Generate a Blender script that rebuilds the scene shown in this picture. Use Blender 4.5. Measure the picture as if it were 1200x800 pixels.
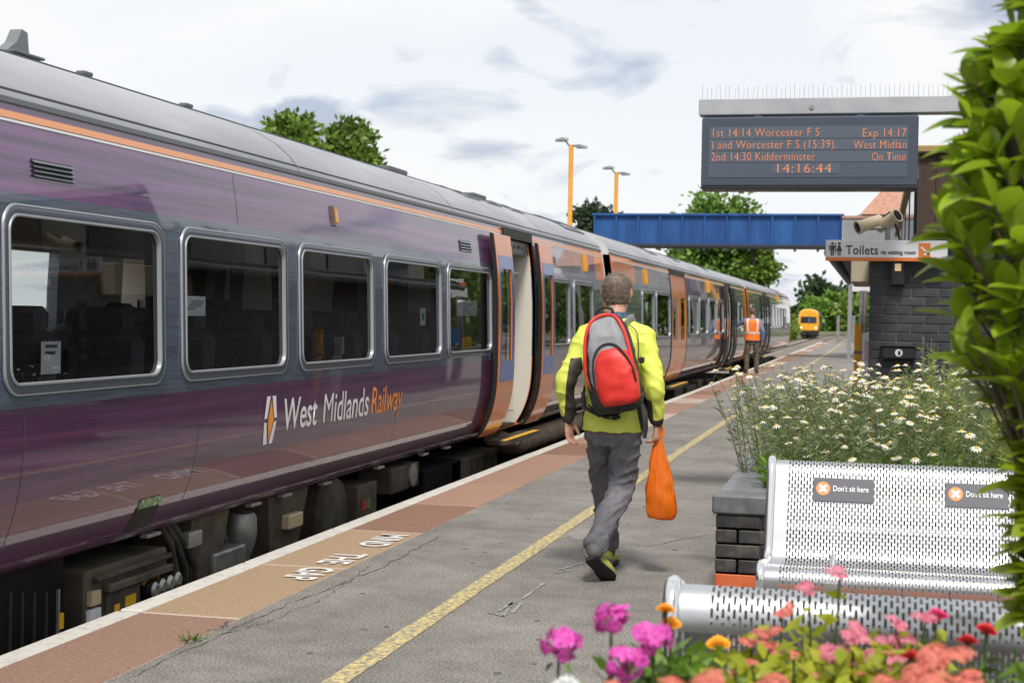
import bpy, bmesh, math, random
import numpy as np
from mathutils import Vector, Matrix, noise
random.seed(7)
RNG = np.random.default_rng(11)
for o in list(bpy.data.objects): bpy.data.objects.remove(o)
SC = bpy.context.scene
COL = SC.collection
R = math.radians
# ------------------------------------------------------------------ camera
# world: x to the right of the platform edge line, y along the railway, z up, platform surface z = 0
CAM_H = 1.48; FPX = 1800.0
VPX, VPY, ROLL = 1026.0, 376.0, 0.018
_yh = VPY - ROLL*(VPX-600)
PITCH = math.atan((400-_yh)*math.cos(ROLL)/FPX)
YAW = math.atan(((VPX-600)*math.cos(ROLL)+(VPY-400)*math.sin(ROLL))/math.hypot(FPX, 400-_yh))
_r0 = Vector((math.cos(YAW), math.sin(YAW), 0)); _f0 = Vector((-math.sin(YAW), math.cos(YAW), 0)); _u0 = Vector((0,0,1))
CF = _f0*math.cos(PITCH) - _u0*math.sin(PITCH); _u1 = _u0*math.cos(PITCH) + _f0*math.sin(PITCH)
CR = _r0*math.cos(ROLL) + _u1*math.sin(ROLL); CU = _u1*math.cos(ROLL) - _r0*math.sin(ROLL)
CP = Vector((0,0,CAM_H))
cd = bpy.data.cameras.new('camera'); cam = bpy.data.objects.new('camera', cd); COL.objects.link(cam)
cam.matrix_world = Matrix(((CR.x,CU.x,-CF.x,CP.x),(CR.y,CU.y,-CF.y,CP.y),(CR.z,CU.z,-CF.z,CP.z),(0,0,0,1)))
cd.sensor_width = 36.0; cd.lens = FPX/1200*36.0; cd.clip_start = 0.05; cd.clip_end = 6000
cd.dof.use_dof = True; cd.dof.focus_distance = 8.3; cd.dof.aperture_fstop = 6.0
SC.camera = cam
def ray(px, py): return CF*FPX + CR*(px-600) + CU*(400-py)
def at_z(px, py, z): d = ray(px,py); return CP + d*((z-CP.z)/d.z)
def at_y(px, py, y): d = ray(px,py); return CP + d*((y-CP.y)/d.y)
def at_x(px, py, x): d = ray(px,py); return CP + d*((x-CP.x)/d.x)
# ------------------------------------------------------------------ world and sun (bright broken overcast)
SUN_EL, SUN_AZ = R(54), R(165)       # azimuth clockwise from +y
w = bpy.data.worlds.new('World'); SC.world = w; w.use_nodes = True
nt = w.node_tree; nt.nodes.clear()
def N(t, **k):
    n = nt.nodes.new(t)
    for a, b in k.items(): setattr(n, a, b)
    return n
L = nt.links.new
tc = N('ShaderNodeTexCoord'); sep = N('ShaderNodeSeparateXYZ'); L(tc.outputs['Generated'], sep.inputs[0])
zc = N('ShaderNodeMath', operation='MAXIMUM'); L(sep.outputs['Z'], zc.inputs[0]); zc.inputs[1].default_value = 0.0
za = N('ShaderNodeMath', operation='ADD'); L(zc.outputs[0], za.inputs[0]); za.inputs[1].default_value = 0.38
dx = N('ShaderNodeMath', operation='DIVIDE'); L(sep.outputs['X'], dx.inputs[0]); L(za.outputs[0], dx.inputs[1])
dy = N('ShaderNodeMath', operation='DIVIDE'); L(sep.outputs['Y'], dy.inputs[0]); L(za.outputs[0], dy.inputs[1])
cb = N('ShaderNodeCombineXYZ'); L(dx.outputs[0], cb.inputs[0]); L(dy.outputs[0], cb.inputs[1]); cb.inputs[2].default_value = 3.1
n1 = N('ShaderNodeTexNoise'); n1.inputs['Scale'].default_value = 1.5; n1.inputs['Detail'].default_value = 7; n1.inputs['Roughness'].default_value = 0.5; n1.inputs['Distortion'].default_value = 0.3
L(cb.outputs[0], n1.inputs['Vector'])
n2 = N('ShaderNodeTexNoise'); n2.inputs['Scale'].default_value = 4.6; n2.inputs['Detail'].default_value = 8; n2.inputs['Roughness'].default_value = 0.52; n2.inputs['Distortion'].default_value = 0.5
L(cb.outputs[0], n2.inputs['Vector'])
cr = N('ShaderNodeValToRGB'); L(n2.outputs['Fac'], cr.inputs['Fac'])
cr.color_ramp.elements[0].position = 0.355; cr.color_ramp.elements[0].color = (0.50,0.56,0.68,1)
cr.color_ramp.elements[1].position = 0.465; cr.color_ramp.elements[1].color = (0.93,0.94,0.955,1)
sky = N('ShaderNodeTexSky', sky_type='NISHITA'); sky.sun_disc = False; sky.sun_elevation = SUN_EL; sky.sun_rotation = SUN_AZ
skm = N('ShaderNodeMix', data_type='RGBA', blend_type='MULTIPLY'); skm.inputs['Factor'].default_value = 1.0
L(sky.outputs[0], skm.inputs['A']); skm.inputs['B'].default_value = (1,1,1,1)
cov = N('ShaderNodeValToRGB'); L(n1.outputs['Fac'], cov.inputs['Fac'])
cov.color_ramp.elements[0].position = 0.34; cov.color_ramp.elements[1].position = 0.47
bgs = N('ShaderNodeBackground'); L(skm.outputs['Result'], bgs.inputs['Color']); bgs.inputs['Strength'].default_value = 0.10
bgc = N('ShaderNodeBackground'); L(cr.outputs['Color'], bgc.inputs['Color']); bgc.inputs['Strength'].default_value = 0.73
cm = N('ShaderNodeMath', operation='MULTIPLY_ADD'); L(cov.outputs['Color'], cm.inputs[0]); cm.inputs[1].default_value = 0.16; cm.inputs[2].default_value = 0.84
mx = N('ShaderNodeMixShader'); L(cm.outputs[0], mx.inputs[0]); L(bgs.outputs[0], mx.inputs[1]); L(bgc.outputs[0], mx.inputs[2])
out = N('ShaderNodeOutputWorld'); L(mx.outputs[0], out.inputs['Surface'])
sl = bpy.data.lights.new('sun', 'SUN'); sl.energy = 2.5; sl.angle = R(10); sl.color = (1.0,0.95,0.87)
so = bpy.data.objects.new('sun', sl); COL.objects.link(so)
_sd = Vector((math.sin(SUN_AZ)*math.cos(SUN_EL), math.cos(SUN_AZ)*math.cos(SUN_EL), math.sin(SUN_EL)))
so.rotation_euler = _sd.to_track_quat('Z','Y').to_euler(); so.location = (10,-10,30)
SC.view_settings.view_transform = 'Standard'; SC.view_settings.look = 'None'; SC.view_settings.gamma = 1.0
SC.view_settings.use_curve_mapping = False; SC.view_settings.exposure = 0.50
SC.render.engine = 'CYCLES'
SC.cycles.max_bounces = 8; SC.cycles.transparent_max_bounces = 16
# ------------------------------------------------------------------ materials
MATS = {}
def mat(name, c1, c2=None, scale=8.0, rough=0.6, metal=0.0, bump=0.0, bscale=None, stretch=(1,1,1), coat=0.0, detail=5.0,
        rnd=0.0, emit=None, lo=0.35, hi=0.65, spec=0.5, rvar=0.0, trans=0.0, bdist=0.01, c3=None):
    if name in MATS: return MATS[name]
    m = bpy.data.materials.new(name); m.use_nodes = True; t = m.node_tree; b = t.nodes['Principled BSDF']; K = t.links.new
    b.inputs['Roughness'].default_value = rough; b.inputs['Metallic'].default_value = metal
    b.inputs['Coat Weight'].default_value = coat; b.inputs['Coat Roughness'].default_value = 0.06
    b.inputs['Specular IOR Level'].default_value = spec
    col = None
    if c2 is not None or bump > 0:
        tcn = t.nodes.new('ShaderNodeTexCoord'); mp = t.nodes.new('ShaderNodeMapping'); mp.inputs['Scale'].default_value = stretch
        K(tcn.outputs['Object'], mp.inputs['Vector'])
    if c2 is not None:
        nz = t.nodes.new('ShaderNodeTexNoise'); nz.inputs['Scale'].default_value = scale; nz.inputs['Detail'].default_value = detail
        nz.inputs['Roughness'].default_value = 0.62
        K(mp.outputs[0], nz.inputs['Vector'])
        rp = t.nodes.new('ShaderNodeValToRGB'); K(nz.outputs['Fac'], rp.inputs['Fac'])
        rp.color_ramp.elements[0].position = lo; rp.color_ramp.elements[0].color = (*c1,1)
        rp.color_ramp.elements[1].position = hi; rp.color_ramp.elements[1].color = (*c2,1)
        if c3 is not None:
            e = rp.color_ramp.elements.new((lo+hi)/2); e.color = (*c3,1)
        col = rp.outputs['Color']
        if rvar > 0:
            mr = t.nodes.new('ShaderNodeMapRange'); K(nz.outputs['Fac'], mr.inputs['Value'])
            mr.inputs['To Min'].default_value = rough-rvar; mr.inputs['To Max'].default_value = rough+rvar
            K(mr.outputs[0], b.inputs['Roughness'])
    if rnd > 0:
        oi = t.nodes.new('ShaderNodeObjectInfo'); hs = t.nodes.new('ShaderNodeHueSaturation')
        mr2 = t.nodes.new('ShaderNodeMapRange'); K(oi.outputs['Random'], mr2.inputs['Value'])
        mr2.inputs['To Min'].default_value = 1-rnd; mr2.inputs['To Max'].default_value = 1+rnd
        K(mr2.outputs[0], hs.inputs['Value'])
        if col is not None: K(col, hs.inputs['Color'])
        else: hs.inputs['Color'].default_value = (*c1,1)
        col = hs.outputs['Color']
    if col is not None: K(col, b.inputs['Base Color'])
    else: b.inputs['Base Color'].default_value = (*c1,1)
    if bump > 0:
        nb = t.nodes.new('ShaderNodeTexNoise'); nb.inputs['Scale'].default_value = bscale or scale*3; nb.inputs['Detail'].default_value = 4
        K(mp.outputs[0], nb.inputs['Vector'])
        bp = t.nodes.new('ShaderNodeBump'); bp.inputs['Strength'].default_value = bump; bp.inputs['Distance'].default_value = bdist
        K(nb.outputs['Fac'], bp.inputs['Height']); K(bp.outputs[0], b.inputs['Normal'])
        if coat > 0: pass
    if emit is not None:
        b.inputs['Emission Color'].default_value = (*emit[0],1); b.inputs['Emission Strength'].default_value = emit[1]
    if trans > 0:
        tl = t.nodes.new('ShaderNodeBsdfTranslucent'); ms = t.nodes.new('ShaderNodeMixShader'); ms.inputs[0].default_value = trans
        if col is not None: K(col, tl.inputs['Color'])
        else: tl.inputs['Color'].default_value = (*c1,1)
        K(b.outputs[0], ms.inputs[1]); K(tl.outputs[0], ms.inputs[2]); K(ms.outputs[0], t.nodes['Material Output'].inputs['Surface'])
    MATS[name] = m; return m
def leafmat(name, c1, c2, scale=1.5, rough=0.5, trans=0.3, spec=0.4):
    return mat(name, c1, c2, scale=scale, rough=rough, trans=trans, lo=0.3, hi=0.7, detail=8, spec=spec, rnd=0.12)
def glass_mat(name, tint, gl=1.0, ior=1.5, rough=0.0):
    if name in MATS: return MATS[name]
    m = bpy.data.materials.new(name); m.use_nodes = True; t = m.node_tree; t.nodes.clear(); K = t.links.new
    tr = t.nodes.new('ShaderNodeBsdfTransparent'); tr.inputs['Color'].default_value = (*tint,1)
    g = t.nodes.new('ShaderNodeBsdfGlossy'); g.inputs['Roughness'].default_value = rough; g.inputs['Color'].default_value = (gl,gl,gl,1)
    fr = t.nodes.new('ShaderNodeFresnel'); fr.inputs['IOR'].default_value = ior
    ms = t.nodes.new('ShaderNodeMixShader'); o = t.nodes.new('ShaderNodeOutputMaterial')
    K(fr.outputs[0], ms.inputs[0]); K(tr.outputs[0], ms.inputs[1]); K(g.outputs[0], ms.inputs[2]); K(ms.outputs[0], o.inputs['Surface'])
    MATS[name] = m; return m
# ------------------------------------------------------------------ mesh helpers
class MB:
    def __init__(s): s.v = []; s.f = []
    def add(s, vs, fs):
        b = len(s.v); s.v += [tuple(p) for p in vs]; s.f += [tuple(b+i for i in f) for f in fs]; return s
    def box(s, c, d, bev=0.0, rot=None):
        hx, hy, hz = d[0]/2, d[1]/2, d[2]/2
        if bev <= 0:
            vs = [(x*hx,y*hy,z*hz) for x in (-1,1) for y in (-1,1) for z in (-1,1)]
            fs = [(0,1,3,2),(4,6,7,5),(0,4,5,1),(2,3,7,6),(0,2,6,4),(1,5,7,3)]
        else:
            b = min(bev, hx*.9, hy*.9, hz*.9); vs = []; idx = {}
            for x in (-1,1):
                for y in (-1,1):
                    for z in (-1,1):
                        for a, p in enumerate(((hx,hy-b,hz-b),(hx-b,hy,hz-b),(hx-b,hy-b,hz))):
                            idx[(x,y,z,a)] = len(vs); vs.append((x*p[0],y*p[1],z*p[2]))
            fs = []
            for q in (-1,1):
                o = (-1,1,1,-1); pz = (-1,-1,1,1)
                fa = [idx[(q,o[i],pz[i],0)] for i in range(4)]; fs.append(fa if q>0 else fa[::-1])
                fa = [idx[(o[i],q,pz[i],1)] for i in range(4)]; fs.append(fa[::-1] if q>0 else fa)
                fa = [idx[(o[i],pz[i],q,2)] for i in range(4)]; fs.append(fa if q>0 else fa[::-1])
            for x in (-1,1):
                for y in (-1,1):
                    fs.append([idx[(x,y,-1,0)],idx[(x,y,1,0)],idx[(x,y,1,1)],idx[(x,y,-1,1)]])
            for x in (-1,1):
                for z in (-1,1):
                    fs.append([idx[(x,-1,z,0)],idx[(x,1,z,0)],idx[(x,1,z,2)],idx[(x,-1,z,2)]])
            for y in (-1,1):
                for z in (-1,1):
                    fs.append([idx[(-1,y,z,1)],idx[(1,y,z,1)],idx[(1,y,z,2)],idx[(-1,y,z,2)]])
            for x in (-1,1):
                for y in (-1,1):
                    for z in (-1,1): fs.append([idx[(x,y,z,a)] for a in range(3)])
        c = Vector(c); M3 = rot.to_matrix() if hasattr(rot,'to_matrix') else rot
        s.add([(c + (M3 @ Vector(p) if M3 else Vector(p))) for p in vs], fs); return s
    def bx(s, x0,x1,y0,y1,z0,z1,bev=0.0): return s.box(((x0+x1)/2,(y0+y1)/2,(z0+z1)/2),(abs(x1-x0),abs(y1-y0),abs(z1-z0)),bev)
    def loft(s, rings, cap=True, close=True):
        n = len(rings[0]); vs = [p for r in rings for p in r]; fs = []
        for i in range(len(rings)-1):
            for j in range(n if close else n-1):
                k = (j+1) % n; fs.append((i*n+j, i*n+k, (i+1)*n+k, (i+1)*n+j))
        if cap: fs.append(tuple(range(n-1,-1,-1))); fs.append(tuple((len(rings)-1)*n+j for j in range(n)))
        s.add(vs, fs); return s
    def tube(s, pts, rad, n=8, cap=True, flat=1.0, up=None):
        pts = [Vector(p) for p in pts]; rings = []
        rad = rad if hasattr(rad,'__len__') else [rad]*len(pts)
        ref = Vector(up) if up else None
        for i, p in enumerate(pts):
            d = (pts[min(i+1,len(pts)-1)] - pts[max(i-1,0)])
            d = d.normalized() if d.length > 1e-9 else Vector((0,0,1))
            if ref is None: ref = Vector((0,0,1)) if abs(d.z) < 0.9 else Vector((0,1,0))
            a = d.cross(ref)
            if a.length < 1e-6: a = d.orthogonal()
            a.normalize(); b = a.cross(d).normalized()
            if up is None: ref = b
            r = rad[i]
            rings.append([p + a*(r*math.cos(2*math.pi*k/n)) + b*(r*flat*math.sin(2*math.pi*k/n)) for k in range(n)])
        return s.loft(rings, cap)
    def cyl(s, p0, p1, r0, r1=None, n=12): return s.tube([p0,p1],[r0, r0 if r1 is None else r1], n)
    def lathe(s, prof, c=(0,0,0), n=16, axis='z'):
        rings = []
        for r, h in prof:
            ring = []
            for k in range(n):
                a = 2*math.pi*k/n; x, y = r*math.cos(a), r*math.sin(a)
                p = (x,y,h) if axis=='z' else ((h,x,y) if axis=='x' else (y,h,x))
                ring.append((c[0]+p[0],c[1]+p[1],c[2]+p[2]))
            rings.append(ring)
        return s.loft(rings, True)
    def ball(s, c, r, n=10, m=7, sc=(1,1,1)):
        prof = [(max(1e-4, math.sin(math.pi*i/m))*r, -math.cos(math.pi*i/m)*r) for i in range(m+1)]
        b = len(s.v); s.lathe(prof, (0,0,0), n)
        s.v[b:] = [(c[0]+p[0]*sc[0], c[1]+p[1]*sc[1], c[2]+p[2]*sc[2]) for p in s.v[b:]]
        return s
    def poly(s, pts, th, nrm):
        n = len(pts); o = Vector(nrm)*th; vs = [Vector(p) for p in pts] + [Vector(p)+o for p in pts]
        fs = [tuple(range(n-1,-1,-1)), tuple(range(n,2*n))] + [(i,(i+1)%n,n+(i+1)%n,n+i) for i in range(n)]
        return s.add(vs, fs)
    def mesh(s, name='m', smooth=None):
        me = bpy.data.meshes.new(name); me.from_pydata(s.v, [], s.f); me.validate()
        bm = bmesh.new(); bm.from_mesh(me); bmesh.ops.recalc_face_normals(bm, faces=bm.faces); bm.to_mesh(me); bm.free()
        if smooth is not None:
            me.polygons.foreach_set('use_smooth', [True]*len(me.polygons)); me.set_sharp_from_angle(angle=R(smooth))
        me.update(); return me
    def build(s, name, m, parent=None, smooth=None, loc=None):
        return obj(name, s.mesh(name, smooth), m, parent, loc)
def obj(name, me, m=None, parent=None, loc=None):
    o = bpy.data.objects.new(name, me); COL.objects.link(o)
    if m is not None and len(me.materials) == 0: me.materials.append(m)
    if parent is not None: o.parent = parent
    if loc is not None: o.location = loc
    return o
def np_mesh(name, V, F, smooth=False):
    V = np.asarray(V, dtype=np.float32); F = np.asarray(F, dtype=np.int32); k = F.shape[1]
    me = bpy.data.meshes.new(name); me.vertices.add(len(V)); me.vertices.foreach_set('co', V.ravel())
    me.loops.add(F.size); me.loops.foreach_set('vertex_index', F.ravel())
    me.polygons.add(len(F)); me.polygons.foreach_set('loop_start', np.arange(0,F.size,k,dtype=np.int32))
    me.update(calc_edges=True); me.validate()
    if smooth: me.polygons.foreach_set('use_smooth', [True]*len(me.polygons))
    return me
def thing(name, label, cat, loc=(0,0,0), rz=0.0, group=None):
    o = bpy.data.objects.new(name, None); COL.objects.link(o); o.location = loc; o.rotation_euler = (0,0,rz); o.empty_display_size = 0.2
    return tag(o, label, cat, group)
def tag(o, label, cat, group=None):
    o['label'] = label; o['category'] = cat
    if group: o['group'] = group
    return o
def struct(name, mb, m, parent=None, smooth=None):
    o = mb.build(name, m, parent, smooth)
    if parent is None: o['kind'] = 'structure'
    return o
def copy_tree(o, parent=None):
    c = o.copy(); COL.objects.link(c)
    if parent is not None: c.parent = parent
    for ch in o.children: copy_tree(ch, c)
    return c
def text_mesh(txt, size=1.0, sx=1.0, offset=0.0, space=1.0, align='LEFT', res=3):
    cu = bpy.data.curves.new('t','FONT'); cu.body = txt; cu.size = size; cu.offset = offset; cu.space_character = space
    cu.align_x = align; cu.align_y = 'CENTER' if align == 'CENTER' else 'BOTTOM_BASELINE'; cu.resolution_u = res
    to = bpy.data.objects.new('t', cu); COL.objects.link(to); bpy.context.view_layer.update()
    me = bpy.data.meshes.new_from_object(to.evaluated_get(bpy.context.evaluated_depsgraph_get()))
    bpy.data.objects.remove(to); bpy.data.curves.remove(cu)
    n = len(me.vertices); a = np.zeros(n*3, dtype=np.float32); me.vertices.foreach_get('co', a); a = a.reshape(-1,3); a[:,0] *= sx
    me.vertices.foreach_set('co', a.ravel()); me.materials.clear(); me.update()
    return me
def map_mesh(me, fn):
    n = len(me.vertices); a = np.zeros(n*3, dtype=np.float32); me.vertices.foreach_get('co', a); a = a.reshape(-1,3)
    b = np.array([fn(*p) for p in a], dtype=np.float32); me.vertices.foreach_set('co', b.ravel()); me.update(); return me
def lettering(name, txt, m, parent, origin, right, up, size, **k):
    """flat lettering lying in the plane spanned by right and up"""
    o = Vector(origin); r = Vector(right); u = Vector(up)
    me = map_mesh(text_mesh(txt, size, **k), lambda x,y,z: o + r*x + u*y)
    return obj(name, me, m, parent)
def remeshed(mb, voxel, it=6, fac=0.5):
    me = mb.mesh('tmp'); o = bpy.data.objects.new('tmp', me); COL.objects.link(o)
    md = o.modifiers.new('r','REMESH'); md.mode = 'VOXEL'; md.voxel_size = voxel; md.use_smooth_shade = True
    if it:
        sm = o.modifiers.new('s','SMOOTH'); sm.iterations = it; sm.factor = fac
    bpy.context.view_layer.update()
    r = bpy.data.meshes.new_from_object(o.evaluated_get(bpy.context.evaluated_depsgraph_get()))
    bpy.data.objects.remove(o); bpy.data.meshes.remove(me)
    r.polygons.foreach_set('use_smooth', [True]*len(r.polygons)); r.materials.clear(); r.update()
    return r
# ------------------------------------------------------------------ ground, railway, platforms
EDGE = -3.57; T1 = -5.0; T2 = -8.45; RAILZ = -0.915
m_ground = mat('grassy_ground', (0.05,0.075,0.02), (0.12,0.12,0.05), scale=0.35, rough=0.9, bump=0.5, bscale=3)
m_ballast = mat('ballast_stone', (0.10,0.085,0.07), (0.30,0.26,0.22), scale=9, rough=0.95, bump=1.0, bscale=14, bdist=0.06)
m_steel = mat('rail_steel', (0.16,0.09,0.055), (0.26,0.20,0.16), scale=6, rough=0.45, metal=0.7)
m_sleeper = mat('sleeper_concrete', (0.26,0.23,0.20), (0.36,0.33,0.29), scale=5, rough=0.9)
struct('ground', MB().bx(-1500,1500,-400,2600,-1.9,-1.32), m_ground)
def bend(y):
    """lateral shift of the railway: straight, then curving away to the right"""
    return 0.0 if y < 215 else (y-215)**2/(2*520.0)
ys = list(range(-30,211,20)) + list(range(215,640,6))
rings = []
for y in ys:
    b = bend(y); rings.append([(b-11.2,y,-1.30),(b-10.2,y,-1.085),(b-3.3,y,-1.085),(b-2.3,y,-1.30)])
struct('ballast_bed', MB().loft(rings, cap=False, close=False), m_ballast)
trk = struct('track', MB().bx(-9.9,-3.5,-30,-29,-1.31,-1.29), m_ballast)
rp = [(-.07,0),(.07,0),(.07,.02),(.012,.04),(.012,.115),(.036,.12),(.036,.158),(-.036,.158),(-.036,.12),(-.012,.115),(-.012,.04),(-.07,.02)]
for c in (T1, T2):
    for sgn in (-1,1):
        rings = [[(c+sgn*0.752+bend(y)+px, y, RAILZ-0.158+pz) for px,pz in rp] for y in ys]
        MB().loft(rings).build('rail', m_steel, trk)
sb = MB()
for c in (T1, T2):
    y = -28.0
    while y < 430:
        sb.box((c+bend(y), y, -1.12), (2.5,0.25,0.12), rot=Matrix.Rotation(-math.atan((bend(y+1)-bend(y))),3,'Z')); y += 0.68
so_ = sb.build('sleepers', m_sleeper, trk); so_['kind'] = 'stuff'
# --- platform surfaces
m_asph = bpy.data.materials.new('worn_asphalt'); m_asph.use_nodes = True
def asphalt(m):
    t = m.node_tree; b = t.nodes['Principled BSDF']; K = t.links.new
    tcn = t.nodes.new('ShaderNodeTexCoord')
    def nz(scale, det, rough=0.6):
        n = t.nodes.new('ShaderNodeTexNoise'); n.inputs['Scale'].default_value = scale; n.inputs['Detail'].default_value = det
        n.inputs['Roughness'].default_value = rough; K(tcn.outputs['Object'], n.inputs['Vector']); return n
    big = nz(0.8,7,.68); mid = nz(5,6); fine = nz(85,3,0.75); vor = t.nodes.new('ShaderNodeTexVoronoi'); vor.inputs['Scale'].default_value = 120
    K(tcn.outputs['Object'], vor.inputs['Vector'])
    r1 = t.nodes.new('ShaderNodeValToRGB'); K(big.outputs['Fac'], r1.inputs['Fac'])
    r1.color_ramp.elements[0].position = .35; r1.color_ramp.elements[0].color = (.182,.172,.158,1)
    r1.color_ramp.elements[1].position = .65; r1.color_ramp.elements[1].color = (.280,.266,.246,1)
    r2 = t.nodes.new('ShaderNodeValToRGB'); K(fine.outputs['Fac'], r2.inputs['Fac'])
    r2.color_ramp.elements[0].position = .38; r2.color_ramp.elements[0].color = (.42,.42,.42,1)
    r2.color_ramp.elements[1].position = .64; r2.color_ramp.elements[1].color = (1.5,1.48,1.44,1)
    mm = t.nodes.new('ShaderNodeMix'); mm.data_type = 'RGBA'; mm.blend_type = 'MULTIPLY'; mm.inputs['Factor'].default_value = 1
    K(r1.outputs[0], mm.inputs['A']); K(r2.outputs[0], mm.inputs['B'])
    r3 = t.nodes.new('ShaderNodeValToRGB'); K(mid.outputs['Fac'], r3.inputs['Fac'])
    r3.color_ramp.elements[0].position = .3; r3.color_ramp.elements[0].color = (.78,.78,.78,1)
    r3.color_ramp.elements[1].position = .6; r3.color_ramp.elements[1].color = (1.05,1.05,1.05,1)
    m2 = t.nodes.new('ShaderNodeMix'); m2.data_type = 'RGBA'; m2.blend_type = 'MULTIPLY'; m2.inputs['Factor'].default_value = 1
    K(mm.outputs['Result'], m2.inputs['A']); K(r3.outputs[0], m2.inputs['B']); K(m2.outputs['Result'], b.inputs['Base Color'])
    b.inputs['Roughness'].default_value = .85
    bp = t.nodes.new('ShaderNodeBump'); bp.inputs['Strength'].default_value = .7; bp.inputs['Distance'].default_value = .006
    K(fine.outputs['Fac'], bp.inputs['Height']); K(bp.outputs[0], b.inputs['Normal'])
asphalt(m_asph)
PEND = 106.0
m_wallb = mat('platform_face_brick', (0.07,0.05,0.045), (0.16,0.12,0.10), scale=4, rough=0.95)
plat = struct('platform', MB().bx(-2.93,16,-8,PEND,-1.5,0.0), m_asph)
struct('platform_wall', MB().bx(-3.42,-2.934,-8,PEND,-1.5,-0.10), m_wallb)
rampm = MB(); rampm.add([(-3.42,PEND,-.004),(4,PEND,-.004),(4,PEND+9,-.9),(-3.42,PEND+9,-.9),(-3.42,PEND,-1.5),(4,PEND,-1.5),(4,PEND+9,-1.5),(-3.42,PEND+9,-1.5)],
    [(0,1,2,3),(4,7,6,5),(0,4,5,1),(3,2,6,7),(0,3,7,4),(1,5,6,2)])
struct('platform_ramp', rampm, m_asph)
struct('far_platform', MB().bx(-20,-9.95,-8,PEND+4,-1.5,0.0), m_asph)
slabs = [mat('slab_rust', (0.17,0.085,0.055), (0.285,0.165,0.115), scale=70, rough=.9, bump=.5, bscale=90, bdist=.004, rnd=.14),
         mat('slab_tan', (0.30,0.20,0.12), (0.42,0.30,0.19), scale=70, rough=.9, bump=.5, bscale=90, bdist=.004, rnd=.08),
         mat('slab_rose', (0.25,0.14,0.10), (0.36,0.22,0.165), scale=70, rough=.9, bump=.5, bscale=90, bdist=.004, rnd=.14),
         mat('slab_worn', (0.36,0.27,0.22), (0.50,0.41,0.35), scale=3, rough=.9, bump=.5, bscale=60, bdist=.004, rnd=.10)]
m_edge = mat('edge_white', (0.42,0.39,0.35), (0.57,0.545,0.50), scale=14, rough=.85, bump=.4, bscale=50, bdist=.004, rnd=.06, lo=.30, hi=.50)
m_joint = mat('joint_mortar', (0.44,0.38,0.33), (0.55,0.49,0.43), scale=20, rough=.95)
struct('platform_bedding', MB().bx(-3.44,-2.934,-8,PEND,-.10,-.001), m_joint)
SL = 1.52
def slab_mesh(x0,x1,ln,z0,bev): return MB().bx(x0,x1,-ln/2+.017,ln/2-.017,z0,0.003,bev).mesh('slab')
me_e = slab_mesh(-3.57,-3.452,SL,-.14,.006)
me_s = [slab_mesh(-3.446,-2.936,SL,-.08,.003) for _ in slabs]
me_e.materials.append(m_edge)
for a,b in zip(me_s, slabs): a.materials.append(b)
ytan = at_z(303, 690, 0).y                         # the tan slab carries the painted warning
n0 = int((ytan+6)/SL); y = ytan - n0*SL; i = -n0
seq = random.Random(3)
while y < PEND:
    k = 1 if i == 0 or i == 1 else (seq.choice([0,0,2]) if i < 4 else seq.choice([2,2,0,2,3]))
    for nm, me in (('edge_stone', me_e), ('coping_slab', me_s[k])):
        o = bpy.data.objects.new(nm, me); COL.objects.link(o); o.parent = plat; o.location = (0,y,seq.uniform(-.0015,.002))
    y += SL; i += 1
# --- paint: yellow line, warning lettering, chalk marks, cracks and a dark line
m_yel = bpy.data.materials.new('worn_yellow_paint'); m_yel.use_nodes = True
t = m_yel.node_tree; b = t.nodes['Principled BSDF']; tcn = t.nodes.new('ShaderNodeTexCoord')
nn = t.nodes.new('ShaderNodeTexNoise'); nn.inputs['Scale'].default_value = 38; nn.inputs['Detail'].default_value = 5; t.links.new(tcn.outputs['Object'], nn.inputs['Vector'])
rr = t.nodes.new('ShaderNodeValToRGB'); t.links.new(nn.outputs['Fac'], rr.inputs['Fac'])
rr.color_ramp.elements[0].position = .42; rr.color_ramp.elements[0].color = (.23,.205,.165,1)
rr.color_ramp.elements[1].position = .63; rr.color_ramp.elements[1].color = (.62,.50,.21,1)
e = rr.color_ramp.elements.new(.50); e.color = (.44,.36,.18,1)
t.links.new(rr.outputs[0], b.inputs['Base Color']); b.inputs['Roughness'].default_value = .8
YL = at_z(690,604,0).x-.03
yl = MB(); yy = -2.0
while yy < 100:
    j = [random.uniform(-.006,.006) for _ in range(2)]
    yl.add([(YL-.05+j[0],yy,.004),(YL+.05+j[1],yy,.004)],[]); yy += .25
for k in range(len(yl.v)//2-1): yl.f.append((2*k,2*k+1,2*k+3,2*k+2))
struct('yellow_line', yl, m_yel, plat)
m_wpaint = mat('worn_white_paint', (0.45,0.42,0.38), (0.72,0.71,0.69), scale=30, rough=.8, lo=.3, hi=.5)
for word, (px,py) in (('MIND',(449,634)), ('THE',(401,655.5)), ('GAP',(362,673))):
    c = at_z(px,py,0); 
    lettering('lettering', word, m_wpaint, plat, (-3.075,c.y,.0085), (0,-1,0), (1,0,0), .27, sx=.80, offset=.006, align='CENTER')
m_chalk = mat('chalk_mark', (0.21,0.205,0.195), (0.40,0.39,0.375), scale=34, rough=.9, lo=.45, hi=.62)
for pts in (((638,683),(612,702)), ((606,704),(584,716)), ((600,706),(590,722)), ((612,706),(600,718)), ((655,668),(684,660)), ((650,672),(668,668)), ((590,722),(572,718))):
    a, c = at_z(*pts[0],0), at_z(*pts[1],0); d = (c-a).normalized(); nx = Vector((-d.y,d.x,0))*.010
    vs = []
    for k in range(9):
        p = a.lerp(c,k/8); s_ = random.uniform(.4,1.3); vs += [(p.x-nx.x*s_,p.y-nx.y*s_,.004),(p.x+nx.x*s_,p.y+nx.y*s_,.004)]
    MB().add(vs,[(2*k,2*k+1,2*k+3,2*k+2) for k in range(8)]).build('chalk_mark', m_chalk, plat)
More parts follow.
